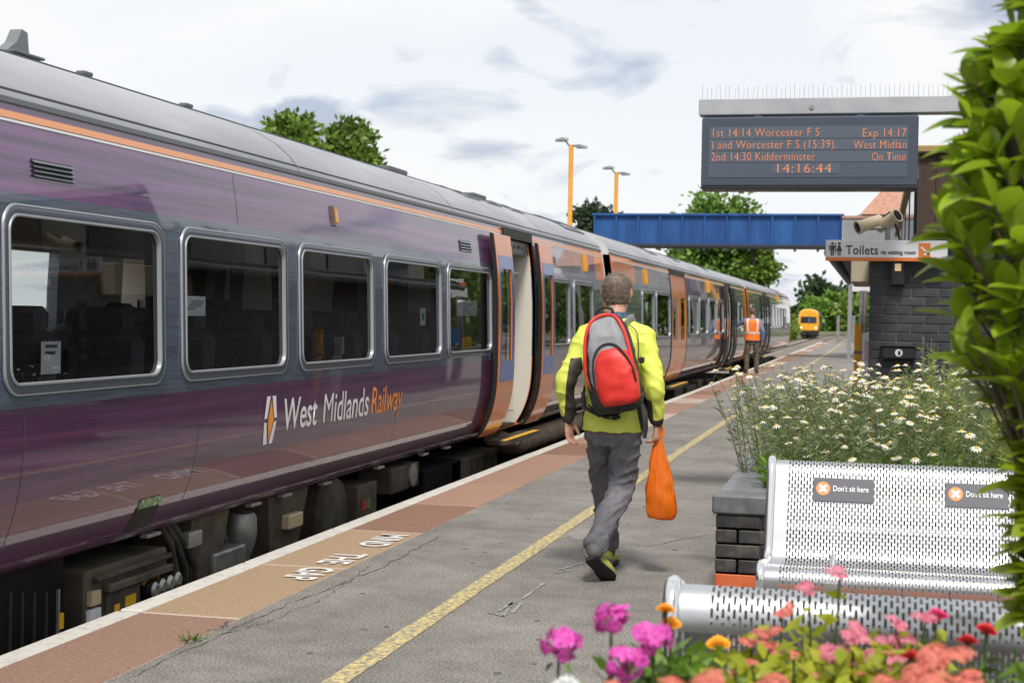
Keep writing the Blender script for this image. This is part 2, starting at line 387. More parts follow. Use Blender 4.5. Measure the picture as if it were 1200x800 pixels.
m_dline = mat('dark_line_grey', (0.075,0.07,0.065), (0.13,0.122,0.11), scale=30, rough=.9)
def dark_line(pix, wd, seg=14):
    P = [at_z(*p,0) for p in pix]; vs = []
    rr_ = random.Random(len(pix)*7+int(pix[0][0])); tot = len(P)-1
    for k in range(seg*tot+1):
        a = min(k//seg, tot-1); f = (k-a*seg)/seg; p = P[a].lerp(P[a+1], f); d = (P[a+1]-P[a]).normalized(); n_ = Vector((-d.y,d.x,0))
        p = p + n_*rr_.uniform(-.018,.018); w_ = wd*rr_.uniform(.15,1.2)*(0.15 if k in (0,seg*tot) else 1)
        vs += [(p.x-n_.x*w_,p.y-n_.y*w_,.003),(p.x+n_.x*w_,p.y+n_.y*w_,.003)]
    MB().add(vs,[(2*k,2*k+1,2*k+3,2*k+2) for k in range(seg*tot)]).build('dark_line', m_dline, plat)
dark_line([(150,795),(262,742),(330,711),(440,668),(520,626)], .0045)  # this and the next two are asphalt cracks near the coping
dark_line([(262,742),(310,730),(380,700),(440,660)], .003)
dark_line([(240,740),(262,735),(268,728)], .008, 8)
dark_line([(560,640),(640,629),(760,640),(835,626)], .004)  # thin uneven dark line across the platform at the walker's feet
gum = MB(); rg = random.Random(8)
for k in range(150):
    x, y, r_ = rg.uniform(-2.85,.4), rg.uniform(3.5,26), rg.uniform(.008,.02); gum.lathe([(r_,.0),(r_*.9,.0035),(.001,.004)],(x,y,0),7)
gum.build('gum_spots', mat('gum', (0.07,0.068,0.064), (0.13,0.125,0.118), scale=9, rough=.8), plat)['kind'] = 'stuff'
# grass tuft in the joint
gt = MB()
for k in range(26):
    a = random.uniform(0,6.28); l = random.uniform(.02,.055); p = at_z(226,751,0)+Vector((random.uniform(-.04,.04),random.uniform(-.05,.05),0))
    q = p+Vector((math.cos(a)*l,math.sin(a)*l,random.uniform(.01,.04))); n_ = Vector((-math.sin(a),math.cos(a),0))*.006
    gt.add([p,p.lerp(q,.5)+n_+Vector((0,0,.008)),q,p.lerp(q,.5)-n_+Vector((0,0,.008))],[(0,1,2,3)])
tag(gt.build('weed', leafmat('weed_leaf',(.07,.14,.02),(.14,.24,.04))), 'small green weed growing in the joint beside the rust slabs', 'plant')
# ------------------------------------------------------------------ the purple train
HW = 1.35
PZ = [.25,.265,.29,.33,.38,.43,.48,.54,.60,.66,.72,.80,.90,1.0,1.3,1.6,1.9,2.1,2.3,2.365]
PD = [.215,.193,.170,.142,.114,.090,.070,.050,.0345,.0225,.0135,.0060,.0018,0,0,.004,.022,.045,.075,.086]
def prof(z): return float(np.interp(z, PZ, PD))
def sp(s, z, off=0.0, sg=1): return (sg*(HW - prof(z) + off), s, z)
def livery(name, oranges, greys=()):
    """purple skin with streaks, slate window band, orange zones between given lengths"""
    m = bpy.data.materials.new(name); m.use_nodes = True; t = m.node_tree; b = t.nodes['Principled BSDF']; K = t.links.new
    tcn = t.nodes.new('ShaderNodeTexCoord'); se = t.nodes.new('ShaderNodeSeparateXYZ'); K(tcn.outputs['Object'], se.inputs[0])
    def math_(op, a, v):
        n = t.nodes.new('ShaderNodeMath'); n.operation = op
        for i, q in enumerate((a, v)):
            if isinstance(q, (int,float)): n.inputs[i].default_value = q
            else: K(q, n.inputs[i])
        return n.outputs[0]
    def band(x, lo, hi): return math_('MULTIPLY', math_('GREATER_THAN', x, lo), math_('LESS_THAN', x, hi))
    def streak(sy, sz, scale, lo, hi, c1, c2):
        mp = t.nodes.new('ShaderNodeMapping'); mp.inputs['Scale'].default_value = (1,sy,sz); K(tcn.outputs['Object'], mp.inputs[0])
        n = t.nodes.new('ShaderNodeTexNoise'); n.inputs['Scale'].default_value = scale; n.inputs['Detail'].default_value = 6; n.inputs['Roughness'].default_value = .7
        K(mp.outputs[0], n.inputs['Vector']); r = t.nodes.new('ShaderNodeValToRGB'); K(n.outputs['Fac'], r.inputs['Fac'])
        r.color_ramp.elements[0].position = lo; r.color_ramp.elements[0].color = (*c1,1); r.color_ramp.elements[1].position = hi; r.color_ramp.elements[1].color = (*c2,1)
        return r.outputs[0]
    def mixc(f, a, c, bl='MIX'):
        n = t.nodes.new('ShaderNodeMix'); n.data_type = 'RGBA'; n.blend_type = bl
        K(f, n.inputs['Factor']) if not isinstance(f,(int,float)) else setattr(n.inputs['Factor'],'default_value',f)
        for q, nm in ((a,'A'),(c,'B')):
            if isinstance(q, tuple): n.inputs[nm].default_value = (*q,1)
            else: K(q, n.inputs[nm])
        return n.outputs['Result']
    z = se.outputs['Z']; y = se.outputs['Y']
    pur = streak(.22,12,1.6,.36,.64,(.030,.008,.058),(.17,.055,.19))
    low = streak(.20,10,1.4,.36,.66,(.038,.009,.046),(.115,.030,.108))
    c = mixc(math_('GREATER_THAN', z, 1.5), low, pur)
    for g0,g1 in greys: c = mixc(math_('MULTIPLY', band(y,g0,g1), math_('GREATER_THAN',z,1.5)), c, streak(.5,6,2,.4,.6,(.10,.10,.13),(.20,.20,.25)))
    ora = streak(.4,5,2,.35,.65,(.66,.16,.010),(.76,.22,.025))
    for o0,o1 in oranges: c = mixc(band(y,o0,o1), c, ora)
    slate = streak(.8,20,3,.35,.65,(.028,.042,.070),(.085,.115,.165))
    inside = band(z, 1.03, 1.975)
    for o0,o1 in oranges:
        if o1-o0 < 1.0: inside = math_('MULTIPLY', inside, math_('SUBTRACT', 1.0, band(y,o0,o1)))
    c = mixc(inside, c, slate)
    # road film towards the skirt
    mp = t.nodes.new('ShaderNodeTexNoise'); mp.inputs['Scale'].default_value = 3; mp.inputs['Detail'].default_value = 6; K(tcn.outputs['Object'], mp.inputs['Vector'])
    K(c, b.inputs['Base Color']); b.inputs['Roughness'].default_value = .42; b.inputs['Specular IOR Level'].default_value = .4
    b.inputs['Coat Weight'].default_value = 1.0; b.inputs['Coat IOR'].default_value = 1.57
    mr = t.nodes.new('ShaderNodeMapRange'); K(mp.outputs['Fac'], mr.inputs['Value']); mr.inputs['To Min'].default_value = .01; mr.inputs['To Max'].default_value = .05
    K(mr.outputs[0], b.inputs['Coat Roughness'])
    wv = t.nodes.new('ShaderNodeTexNoise'); wv.inputs['Scale'].default_value = 1.1; wv.inputs['Detail'].default_value = 1; K(tcn.outputs['Object'], wv.inputs['Vector'])
    bp = t.nodes.new('ShaderNodeBump'); bp.inputs['Strength'].default_value = .10; bp.inputs['Distance'].default_value = .02
    K(wv.outputs['Fac'], bp.inputs['Height']); K(bp.outputs[0], b.inputs['Coat Normal'])
    return m
m_frame = mat('window_frame_grey', (0.060,0.075,0.10), rough=.35, coat=.5)
m_seal = mat('window_seal', (0.34,0.36,0.39), rough=.45, metal=.4)
m_pane = glass_mat('train_glass', (.78,.81,.81), ior=1.5)
m_roof = mat('train_roof', (0.27,0.28,0.305), (0.37,0.38,0.41), scale=1.6, rough=.55, stretch=(1,.25,1))
m_line = mat('roof_line', (0.10,0.11,0.12), rough=.5)
m_orange = mat('train_orange', (0.66,0.16,0.012), (0.75,0.21,0.03), scale=3, rough=.3, coat=.6)
m_stripe = mat('stripe_orange', (0.80,0.33,0.13), rough=.35, coat=.4)
m_white = mat('white_paint', (0.75,0.75,0.74), rough=.4)
m_black = mat('black_rubber', (0.012,0.012,0.013), rough=.45)
m_blue = mat('door_blue', (0.008,0.085,0.36), rough=.3, coat=.6)
m_cream = mat('vestibule_cream', (0.66,0.63,0.56), rough=.45)
m_lining = mat('saloon_lining', (0.55,0.55,0.54), (0.62,0.62,0.61), scale=3, rough=.7)
m_ceil = mat('saloon_ceiling', (0.50,0.38,0.27), rough=.7)
m_floor = mat('saloon_floor', (0.05,0.05,0.055), rough=.8)
m_seat = mat('seat_moquette', (0.035,0.035,0.045), (0.07,0.06,0.085), scale=60, rough=.85)
m_under = mat('underframe_dirt', (0.028,0.025,0.022), (0.085,0.07,0.052), scale=4, rough=.9, bump=.3, bscale=20)
m_dirt = mat('brown_box', (0.042,0.035,0.024), (0.095,0.078,0.054), scale=5, rough=.85, bump=.2, bscale=15)
m_dark = mat('underframe_black', (0.012,0.012,0.012), (0.03,0.028,0.026), scale=5, rough=.8)
m_galv = mat('galvanised', (0.22,0.22,0.21), (0.36,0.36,0.34), scale=8, rough=.5, metal=.6)
m_lamp = mat('indicator_amber', (0.70,0.30,0.04), rough=.2)
m_amber = mat('indicator_amber_case', (0.75,0.34,0.03), rough=.35)
m_brass = mat('indicator_case', (0.30,0.24,0.15), rough=.3, metal=.7)
m_warn = mat('warning_yellow', (0.75,0.42,0.02), rough=.5)
def rrect(w, h, r, n=5):
    pts = []
    for cx, cy, a0 in ((w/2-r,h/2-r,0),(-w/2+r,h/2-r,90),(-w/2+r,-h/2+r,180),(w/2-r,-h/2+r,270)):
        for k in range(n+1):
            a = R(a0+90*k/n); pts.append((cx+r*math.cos(a), cy+r*math.sin(a)))
    return pts
WZ0, WZ1 = 1.085, 1.925
def window_part(root, s0, s1, sg=1, z0=WZ0, z1=WZ1):
    w_, h_ = s1-s0, z1-z0; cs, cz = (s0+s1)/2, (z0+z1)/2
    def ring(ins, r, off): return [sp(cs+a, cz+b, off, sg) for a,b in rrect(w_-2*ins, h_-2*ins, r)]
    mb = MB().loft([ring(-.002,.115,-.02), ring(0,.115,.010), ring(.012,.105,.014), ring(.040,.085,.010), ring(.044,.082,-.03)], cap=False)
    f = mb.build('window', m_frame, root, 40)
    MB().loft([ring(-.003,.116,.006), ring(-.001,.116,.015), ring(.006,.110,.016)], cap=False).build('outer_trim', m_seal, f, 40)
    MB().loft([ring(.041,.084,.012), ring(.044,.082,.018), ring(.052,.075,.018), ring(.055,.072,-.004)], cap=False).build('seal', m_seal, f, 40)
    g = [sp(cs+a, cz+b, -.004, sg) for a,b in rrect(w_-.10, h_-.10, .07)]
    MB().add(g,[tuple(range(len(g)))]).build('pane', m_pane, f)
    return f
def side_skin(length, holes, sg, off, thick=0.0):
    ysx = sorted(set([0.0,length]+[round(q,4) for h in holes for q in h[:2]]))
    cuts = []
    for a,b_ in zip(ysx, ysx[1:]):
        k = max(1,int((b_-a)/1.5)); cuts += [a+(b_-a)*i/k for i in range(k)]
    cuts.append(length)
    zs = sorted(set(PZ+[round(q,4) for h in holes for q in h[2:]]))
    zs = [z for z in zs if PZ[0] <= z <= PZ[-1]]
    mb = MB(); V = {}
    for i,s in enumerate(cuts):
        for j,z in enumerate(zs): V[(i,j)] = len(mb.v); mb.v.append(sp(s,z,off,sg))
    for i in range(len(cuts)-1):
        for j in range(len(zs)-1):
            cy, cz = (cuts[i]+cuts[i+1])/2, (zs[j]+zs[j+1])/2
            if any(h[0]<cy<h[1] and h[2]<cz<h[3] for h in holes): continue
            mb.f.append((V[(i,j)],V[(i+1,j)],V[(i+1,j+1)],V[(i,j+1)]))
    if thick > 0:
        for h in holes:
            zz = [z for z in zs if h[2]-1e-6 <= z <= h[3]+1e-6]
            for s in (h[0],h[1]):
                for a,b_ in zip(zz,zz[1:]): mb.add([sp(s,a,off,sg),sp(s,b_,off,sg),sp(s,b_,off-thick,sg),sp(s,a,off-thick,sg)],[(0,1,2,3)])
            for z in (h[2],h[3]): mb.add([sp(h[0],z,off,sg),sp(h[1],z,off,sg),sp(h[1],z,off-thick,sg),sp(h[0],z,off-thick,sg)],[(0,1,2,3)])
    return mb
def leaf(root, s0, s1, off, blue, wz=(1.02,1.93), narrow=False):
    """one leaf of a sliding door following the curved side"""
    zs = [z for z in PZ if .27 < z < 2.27]
    fr = MB(); ey = .115 if not narrow else .20
    wy0, wy1 = s0+ey, s1-ey
    def strip(mb, a, b_, z0, z1, o0, o1):
        zz = [z0]+[z for z in zs if z0<z<z1]+[z1]
        mb.loft([[sp(a,z,o0),sp(b_,z,o0),sp(b_,z,o1),sp(a,z,o1)] for z in zz])
    strip(fr,s0,wy0,.27,2.27,off-.035,off); strip(fr,wy1,s1,.27,2.27,off-.035,off)
    strip(fr,wy0,wy1,.27,wz[0],off-.035,off); strip(fr,wy0,wy1,wz[1],2.27,off-.035,off)
    d = fr.build('door', m_orange, root, 30)
    if blue:
        bl = MB(); e2 = .075
        strip(bl,s0+e2,wy0,.82,2.06,off-.002,off+.003); strip(bl,wy1,s1-e2*.3,.82,2.06,off-.002,off+.003)
        strip(bl,wy0,wy1,.82,wz[0],off-.002,off+.003); strip(bl,wy0,wy1,wz[1],2.06,off-.002,off+.003)
        bl.build('blue_panel', m_blue, d, 30)
    ru = MB(); strip(ru,s0-.025,s0,.27,2.27,off-.04,off-.004); strip(ru,s1,s1+.012,.27,2.27,off-.04,off-.004)
    ru.build('rubber_edge', m_black, d, 30)
    g = [sp(s,z,off-.012) for s,z in ((wy0,wz[0]),(wy1,wz[0]),(wy1,1.3),(wy1,1.6),(wy1,wz[1]),(wy0,wz[1]),(wy0,1.6),(wy0,1.3))]
    MB().add(g,[(0,1,2,7),(7,2,3,6),(6,3,4,5)]).build('pane', m_pane, d)
    return d
def doorway(root, s0, s1, opened=True, blue=True, black=False):
    w_ = s1-s0; mid = (s0+s1)/2; h = w_/2
    fr = MB(); zs = [z for z in PZ if z >= .27 and z < 2.25]+[2.30]
    for a,b_ in ((s0-.055,s0),(s1,s1+.055)):
        fr.loft([[sp(a,z,-.03),sp(b_,z,-.03),sp(b_,z,.010),sp(a,z,.010)] for z in zs])
    fr.bx(HW-.20,HW-.055,s0,s1,2.27,2.36)
    dw = fr.build('doorway', m_black, root, 30)
    if opened:
        d1 = leaf(root, s0-h-.02+(.0), s0-.005, .085, blue); d2 = leaf(root, s1+.005, s1+h+.02, .085, blue)
        if black:
            for d in (d1,d2):
                d.data.materials.clear(); d.data.materials.append(m_black)
        tr = MB().bx(HW-.34,HW-.10,s0+.01,s1-.01,2.12,2.265,.01)
        for k in range(7): tr.cyl((HW-.095,s0+.12+k*(w_-.24)/6,2.2),(HW-.075,s0+.12+k*(w_-.24)/6,2.2),.018,n=8)
        tr.build('door_track', m_galv, dw, 30)
        # vestibule partitions facing each other across the doorway
        for s,nm in ((s1-.012,1),(s0+.012,-1)):
            p = MB(); zq = [z for z in PZ if .23 < z < 2.13]+[2.13]
            p.loft([[(HW-1.05,s,z),(HW-.036-prof(z),s,z),(HW-.036-prof(z),s+.04*nm,z),(HW-1.05,s+.04*nm,z)] for z in zq])
            pt = p.build('partition', m_cream, dw, 30)
            q = MB(); yy = s-.006*nm
            q.bx(HW-.72,HW-.28,yy,yy+.012*nm,1.62,1.94,.003); q.bx(HW-.80,HW-.22,yy,yy+.012*nm,.42,1.52,.003)
            q.build('locker_panel', m_cream, pt)
            MB().tube([(HW-.62,yy-.03*nm,.62),(HW-.62,yy-.05*nm,.8),(HW-.62,yy-.05*nm,1.35),(HW-.60,yy-.02*nm,1.45)],.016,8).build('grab_rail', m_black, pt, 40)
            MB().bx(HW-.34,HW-.27,yy,yy-.012*nm,2.0,2.05).build('camera_dome', m_black, pt)
        MB().bx(HW-1.2,HW-.215,s0,s1,.276,.29).build('vestibule_floor', m_floor, dw)
    else:
        leaf(root, s0+.004, mid-.006, .006, False, (1.05,1.85), True); leaf(root, mid+.006, s1-.004, .006, False, (1.05,1.85), True)
    st = MB().bx(HW-.16,HW+.04,s0-.15,s1+.15,.155,.20,.006); stp = st.build('step', m_under, dw)
    MB().bx(HW-.02,HW+.042,s0-.1,s1+.1,.2005,.206).build('tread_edge', m_warn, stp)
    for s in (s0,s1): MB().add([(HW-.1,s,.155),(HW-.1,s+.05,.155),(HW-.25,s+.05,-.1),(HW-.25,s,-.1)],[(0,1,2,3)]).build('step_bracket', m_dark, stp)
def seat_mesh():
    mb = MB()
    for x in (.0,.50):
        mb.box((x,0,.44+.22),(.45,.46,.14),.05); mb.box((x,.26,.98),(.46,.11,.74),.05,Matrix.Rotation(R(-8),3,'X')); mb.box((x,.33,1.40),(.30,.09,.16),.04,Matrix.Rotation(R(-8),3,'X'))
    for x in (-.26,.25,.76): mb.box((x,.02,.86),(.05,.36,.05),.015)
    mb.bx(.1,.4,-.05,.15,.22,.62)
    return mb.mesh('seat',40)
ME_SEAT = seat_mesh(); ME_SEAT.materials.append(m_seat)
def bogie(root, sc):
    mb = MB()
    for sg in (-1,1):
        mb.box((sg*1.0,sc,-.45),(.12,2.6,.22),.03); mb.box((sg*1.0,sc,-.25),(.16,.9,.22),.04)
    mb.box((0,sc,-.4),(1.9,.5,.25),.03)
    bg = mb.build('bogie', m_under, root)
    for ds in (-1.15,1.15):
        for sg in (-1,1):
            x = sg*.75; MB().lathe([(.42,0),(.42,.03),(.39,.05),(.385,.13),(.15,.13),(.15,.10),(.02,.10)],(x-.065 if sg>0 else x+.065,sc+ds,RAILZ+.42),24,'x').build('wheel', m_steel, bg, 30) if sg>0 else \
            MB().lathe([(.42,0),(.42,-.03),(.39,-.05),(.385,-.13),(.15,-.13),(.02,-.10)],(x+.065,sc+ds,RAILZ+.42),24,'x').build('wheel', m_steel, bg, 30)
            MB().box((sg*1.02,sc+ds,-.5),(.22,.30,.28),.04).build('axle_box', m_under, bg)
def carriage(name_label, y0, length, wins, doors, oranges, greys, group, seats=None):
    """wins / doors in metres along the world y axis"""
    root = thing('carriage', name_label, 'train carriage', (T1, y0, 0), 0, group)
    wins = [(a-y0,b-y0) for a,b in wins]; doors = [dict(d, s0=d['s0']-y0, s1=d['s1']-y0) for d in doors]
    holes = [(a+.03,b-.03,WZ0+.03,WZ1-.03) for a,b in wins] + [(d['s0'],d['s1'],.27,2.30) for d in doors]
    lv = livery('livery_%d' % len(bpy.data.materials), [(a-y0,b-y0) for a,b in oranges], [(a-y0,b-y0) for a,b in greys])
    body = side_skin(length,holes,1,0,.09).build('body_side', lv, root, 30)
    fh = [h for h in holes if h[2] > 1]
    side_skin(length,fh,-1,0,.09).build('body_side', lv, root, 30)
    lin = side_skin(length,holes,1,-.09); lin2 = side_skin(length,fh,-1,-.09)
    lin.add(lin2.v, lin2.f); lin.build('lining', m_lining, root, 30)
    for a,b_ in wins: window_part(root,a,b_,1); 
    for a,b_ in wins:
        g = [sp(s,z,-.01,-1) for s,z in ((a+.02,WZ0+.02),(b_-.02,WZ0+.02),(b_-.02,WZ1-.02),(a+.02,WZ1-.02))]
        MB().add(g,[(0,1,2,3)]).build('pane', m_pane, root)
    rx = [(1.265,2.366),(1.252,2.42),(1.19,2.50),(1.09,2.585),(.95,2.665),(.75,2.745),(.5,2.80),(.25,2.83)]
    rx = rx + [(0,2.84)] + [(-a,b_) for a,b_ in rx[::-1]]
    nr = 8
    roof = MB().loft([[(a,length*i/nr,b_) for a,b_ in rx] for i in range(nr+1)], cap=False, close=False).build('roof', m_roof, root, 30)
    ln = MB()
    for q in ((1.242,2.437),(.80,2.728)): ln.bx(q[0]-.005,q[0]+.005,0,length,q[1]-.002,q[1]+.004)
    ln.build('roof_rib', m_line, roof)
    for k in range(1,6):
        rr_ = [(a*1.002,b_+.004) for a,b_ in rx]
        MB().loft([[(a,length*k/6+q,b_) for a,b_ in rr_] for q in (-.012,.012)],cap=False,close=False).build('roof_seam', m_roof, roof)
    for z0,z1,of,m_,nm in ((2.372,2.398,.012,m_line,'gutter'),(2.303,2.335,.004,m_stripe,'orange_stripe'),(2.287,2.2985,.004,m_white,'white_stripe')):
        mb = MB(); xs = lambda z: HW-float(np.interp(z,PZ+[2.42],PD+[.098]))
        mb.loft([[(xs(z0)-.01,s,z0),(xs(z0)+of,s,z0),(xs(z1)+of,s,z1),(xs(z1)-.01,s,z1)] for s in (0,length)]); mb.build(nm, m_, root)
    # ends
    for s,q in ((0,-1),(length,1)):
        ring = [sp(0,z)[0:1]+(s,z) for z in PZ]+[(a,s,b_) for a,b_ in rx]+[(-sp(0,z)[0],s,z) for z in PZ[::-1]]
        MB().add([tuple(p) for p in ring],[tuple(range(len(ring)))]).build('end_wall', m_lining, root)
        mb = MB(); mb.loft([[sp(s-.10*q,z,.006),sp(s,z,.006),sp(s,z,-.10),sp(s-.1*q,z,-.10)] for z in PZ]); mb.build('corner_post', m_orange, root, 30)
        MB().bx(-.75,.75,s,s+q*.34,.15,2.35,.08).build('gangway', m_black, root)
    # saloon
    MB().bx(-1.12,1.12,.1,length-.1,.26,.275).build('floor', m_floor, root)
    MB().bx(-1.12,1.12,.1,length-.1,2.12,2.16).build('ceiling', m_ceil, root)
    rk = MB()
    for sg in (-1,1): rk.box((sg*1.02,length/2,1.93),(.30,length-1,.03),.01)
    rk.build('luggage_rack', m_lining, root)
    for a,b_ in (seats or []):
        s = a-y0
        while s < b_-y0:
            for x0 in (.55,-1.05):
                o = obj('seat', ME_SEAT, None, root); o.location = (x0,s,0)
            s += .88
    for d in doors: doorway(root, d['s0'], d['s1'], d.get('open',True), d.get('blue',True), d.get('black',False))
    # solebar, bogies
    MB().bx(-.6,.6,.2,length-.2,.02,.24,.01).build('solebar', m_dark, root)
    bogie(root, 3.6); bogie(root, length-3.6)
    return root, lv
def X2Y(px, py=400): return at_x(px, py, T1+HW).y
c1a = X2Y(709)-22.9
wx = [(X2Y(212),X2Y(336)),(X2Y(350),X2Y(438)),(X2Y(450),X2Y(517.5)),(X2Y(524),X2Y(576))]
pit = wx[1][0]-wx[0][0]; ww = wx[0][1]-wx[0][0]
wins1 = [(wx[0][0]-pit*k, wx[0][0]-pit*k+ww) for k in (4,2,1)] + wx
d0, d1 = X2Y(594), X2Y(627)
wins1 += [(d1+.62,d1+.62+1.35),(d1+2.2,d1+2.2+1.35)]
G = 'carriages of the purple and orange train'
car1, lv1 = carriage('long purple train carriage with white and orange lettering and open orange doorway', c1a, 22.9, wins1,
    [dict(s0=d0,s1=d1)], [(d1+3.9,99),(d0-.12,d1+.12)], [(d1+.2,d1+3.2)], G, seats=[(c1a+1.0,d0-1.3),(d1+1.2,c1a+21.5)])
c2a = X2Y(719)
w2 = [(X2Y(752),X2Y(766)),(X2Y(768.5),X2Y(785))]
e0, e1 = X2Y(787), X2Y(804); g0 = X2Y(851); g1 = g0+1.42
step = (g0-.5-(e1+.5))/4
wins2 = w2 + [(e1+.45+step*k, e1+.45+step*k+step-.25) for k in range(4)] + [(g1+.6,g1+1.9),(g1+2.1,g1+3.3)]
c2len = min(23.2, X2Y(876)-c2a)
car2, lv2 = carriage('train carriage with orange front end and closed orange doors, orange-vested worker at its doorway', c2a, c2len, wins2,
    [dict(s0=e0,s1=e1,open=False),dict(s0=g0,s1=g1,black=True,blue=False)], [(c2a-.05,c2a+.90),(c2a+.90,c2a+2.2),(c2a+c2len-.9,c2a+c2len+.05)], [(c2a+2.2,e0)], G,
    seats=[(c2a+1.2,e0-1),(e1+.8,g0-1.5)])
c3a = c2a+c2len+.55
h0 = X2Y(895); h1 = h0+1.4
wins3 = [(c3a+1.2,c3a+2.5),(h1+1.0,h1+2.5)] + [(h1+2.9+1.8*k,h1+4.4+1.8*k) for k in range(5)]
car3, lv3 = carriage('rearmost train carriage with two dark open doors, its end nearest the oncoming yellow train', c3a, 23.0, [q for q in wins3 if q[1]<c3a+22.5],
    [dict(s0=h0,s1=h1,black=True,blue=False)], [(c3a-.05,c3a+.8)], [], G, seats=[])
# --- details on the first carriage (local y = world y - c1a)
def loc1(px, py=400): return X2Y(px,py)-c1a
m_txt_w = mat('lettering_white', (0.80,0.80,0.80), rough=.4); m_txt_o = mat('lettering_orange', (0.85,0.30,0.06), rough=.4)
def side_text(nm, txt, m_, s_, z_, size, sx, offset, space=1.0):
    me = map_mesh(text_mesh(txt,size,sx,offset,space,res=4), lambda x,y,z: sp(s_+x, z_+y, .004))
    o = obj(nm, me, m_, car1); return max(v.co.y for v in me.vertices)
ts = loc1(333,490)
zt = at_x(333,505,T1+HW).z+.005
e_ = side_text('lettering','West',m_txt_w,ts,zt,.292,.93,.003,.98)
e_ = side_text('lettering','M',m_txt_w,e_+.11,zt,.292,.98,-.001,1.0)
e_ = side_text('lettering','idlands',m_txt_w,e_+.02,zt,.292,.94,.002,1.0)
e_ = side_text('lettering','Railway',m_txt_o,e_+.06,zt,.292,.86,.0015,1.0)
lc, lz = loc1(317.5,492), at_x(317.5,492,T1+HW).z
emb = MB()
for q in (-1,1):
    for pts in (((.014,.150),(.072,.150),(.102,.012),(.058,.012)),((.014,-.150),(.072,-.150),(.102,-.012),(.058,-.012))):
        emb.add([sp(lc+q*a,lz+b_,.004) for a,b_ in pts],[(0,1,2,3)])
emb.build('emblem', m_txt_w, car1)
MB().add([sp(lc+a,lz+b_,.005) for a,b_ in ((0,.13),(.047,0),(0,-.13),(-.047,0))],[(0,1,2,3)]).build('emblem_diamond', m_txt_o, car1)
def louvre(px0,px1,py0,py1,root=None):
    a, b_ = X2Y(px0,py0)-c1a, X2Y(px1,py1)-c1a; pz = at_x(px0,py0,T1+HW-.05).z; h_ = pz-at_x(px0,py1-(px1-px0)*.05,T1+HW-.05).z
    z1 = pz; z0 = pz-h_
    v = MB().loft([[sp(a,z,-.03),sp(b_,z,-.03),sp(b_,z,.002),sp(a,z,.002)] for z in (z0,z1)]).build('vent', m_dark, car1)
    n = 4
    for k in range(n):
        z = z0+(z1-z0)*(k+.5)/n; d = (z1-z0)/n*.28
        MB().loft([[sp(a,z-d,.010),sp(b_,z-d,.010),sp(b_,z+d,.003),sp(a,z+d,.003)],[sp(a,z-d,.014),sp(b_,z-d,.014),sp(b_,z+d,.006),sp(a,z+d,.006)]]).build('slat', m_frame, v)
louvre(48,95,188,212); louvre(544,557,282,296)
louvre(657-12,668-12,299,309)
def indicator(root, s, z, sc=1.0):
    a = MB().loft([[sp(s+q*.055*sc,z+w__*.11*sc,o) for q,w__ in ((-1,-1),(1,-1),(1,1),(-1,1))] for o in (0,.035*sc)]).build('indicator_lamp', m_brass if sc < .9 else m_amber, root)
    MB().loft([[sp(s+q*.035*sc,z+w__*.075*sc,o) for q,w__ in ((-1,-1),(1,-1),(1,1),(-1,1))] for o in (.03*sc,.045*sc)]).build('lens', m_lamp, a)
pz = at_x(391,253,T1+HW-.05)
indicator(car1, pz.y-c1a, pz.z, .62)
pz = at_x(684,308,T1+HW-.06); indicator(car1, pz.y-c1a, pz.z, 1.0)
pz = at_x(755,324,T1+HW-.06); indicator(car2, pz.y-c2a, pz.z, 1.1)
pz = at_x(829,336,T1+HW-.06); indicator(car2, pz.y-c2a, pz.z, 1.2)
pz = at_x(911,349,T1+HW-.06); indicator(car3, pz.y-c3a, pz.z, 1.3)
# vertical panel seams and lower fold line
s = loc1(285,240); MB().loft([[sp(s-.004,z,.0015),sp(s+.004,z,.0015)] for z in (1.98,2.1,2.28)],cap=False,close=False).build('panel_seam', m_frame, car1)
for s in (loc1(30),loc1(235),loc1(470)):
    MB().loft([[sp(s-.003,z,.0015),sp(s+.003,z,.0015)] for z in PZ if z < 1.02],cap=False,close=False).build('panel_seam', m_frame, car1)
# filler recess with green plate
fz = at_x(175,606,T1+HW-.08); s = fz.y-c1a
f_ = MB().loft([[sp(s-.14,z,-.05),sp(s+.14,z,-.05),sp(s+.14,z,.003),sp(s-.14,z,.003)] for z in (.30,.36,.43)]).build('filler_recess', m_dark, car1)
MB().loft([[sp(s-.12,z,.0),sp(s+.13,z,.0),sp(s+.13,z,.008),sp(s-.12,z,.008)] for z in (.425,.475)]).build('green_plate', mat('plate_green',(.10,.22,.07),(.5,.52,.42),scale=40,rough=.5,lo=.5,hi=.6), f_)
MB().loft([[sp(s-.19,z,-.02),sp(s+.05,z,-.02),sp(s+.05,z,.01),sp(s-.19,z,.01)] for z in (.255,.285)]).build('flap', m_galv, f_)
# notices on the panes
m_paper = mat('notice_paper', (0.55,0.58,0.62), (0.68,0.70,0.72), scale=5, rough=.6)
m_ink = mat('notice_ink', (0.05,0.06,0.08), rough=.6)
def sticker(px0,px1,py0,py1,m_,ink=None,off=-.012):
    a, b_ = loc1(px0), loc1(px1); z1, z0 = at_x((px0+px1)/2,py0,T1+HW).z, at_x((px0+px1)/2,py1,T1+HW).z
    o = MB().add([sp(a,z0,off),sp(b_,z0,off),sp(b_,z1,off),sp(a,z1,off)],[(0,1,2,3)]).build('notice', m_, car1)
    if ink:
        w__, h_ = b_-a, z1-z0; mb = MB()
        for u0,u1,v0,v1 in ink: mb.add([sp(a+w__*u0,z0+h_*v0,off+.002),sp(a+w__*u1,z0+h_*v0,off+.002),sp(a+w__*u1,z0+h_*v1,off+.002),sp(a+w__*u0,z0+h_*v1,off+.002)],[(0,1,2,3)])
        mb.build('print', m_ink, o)
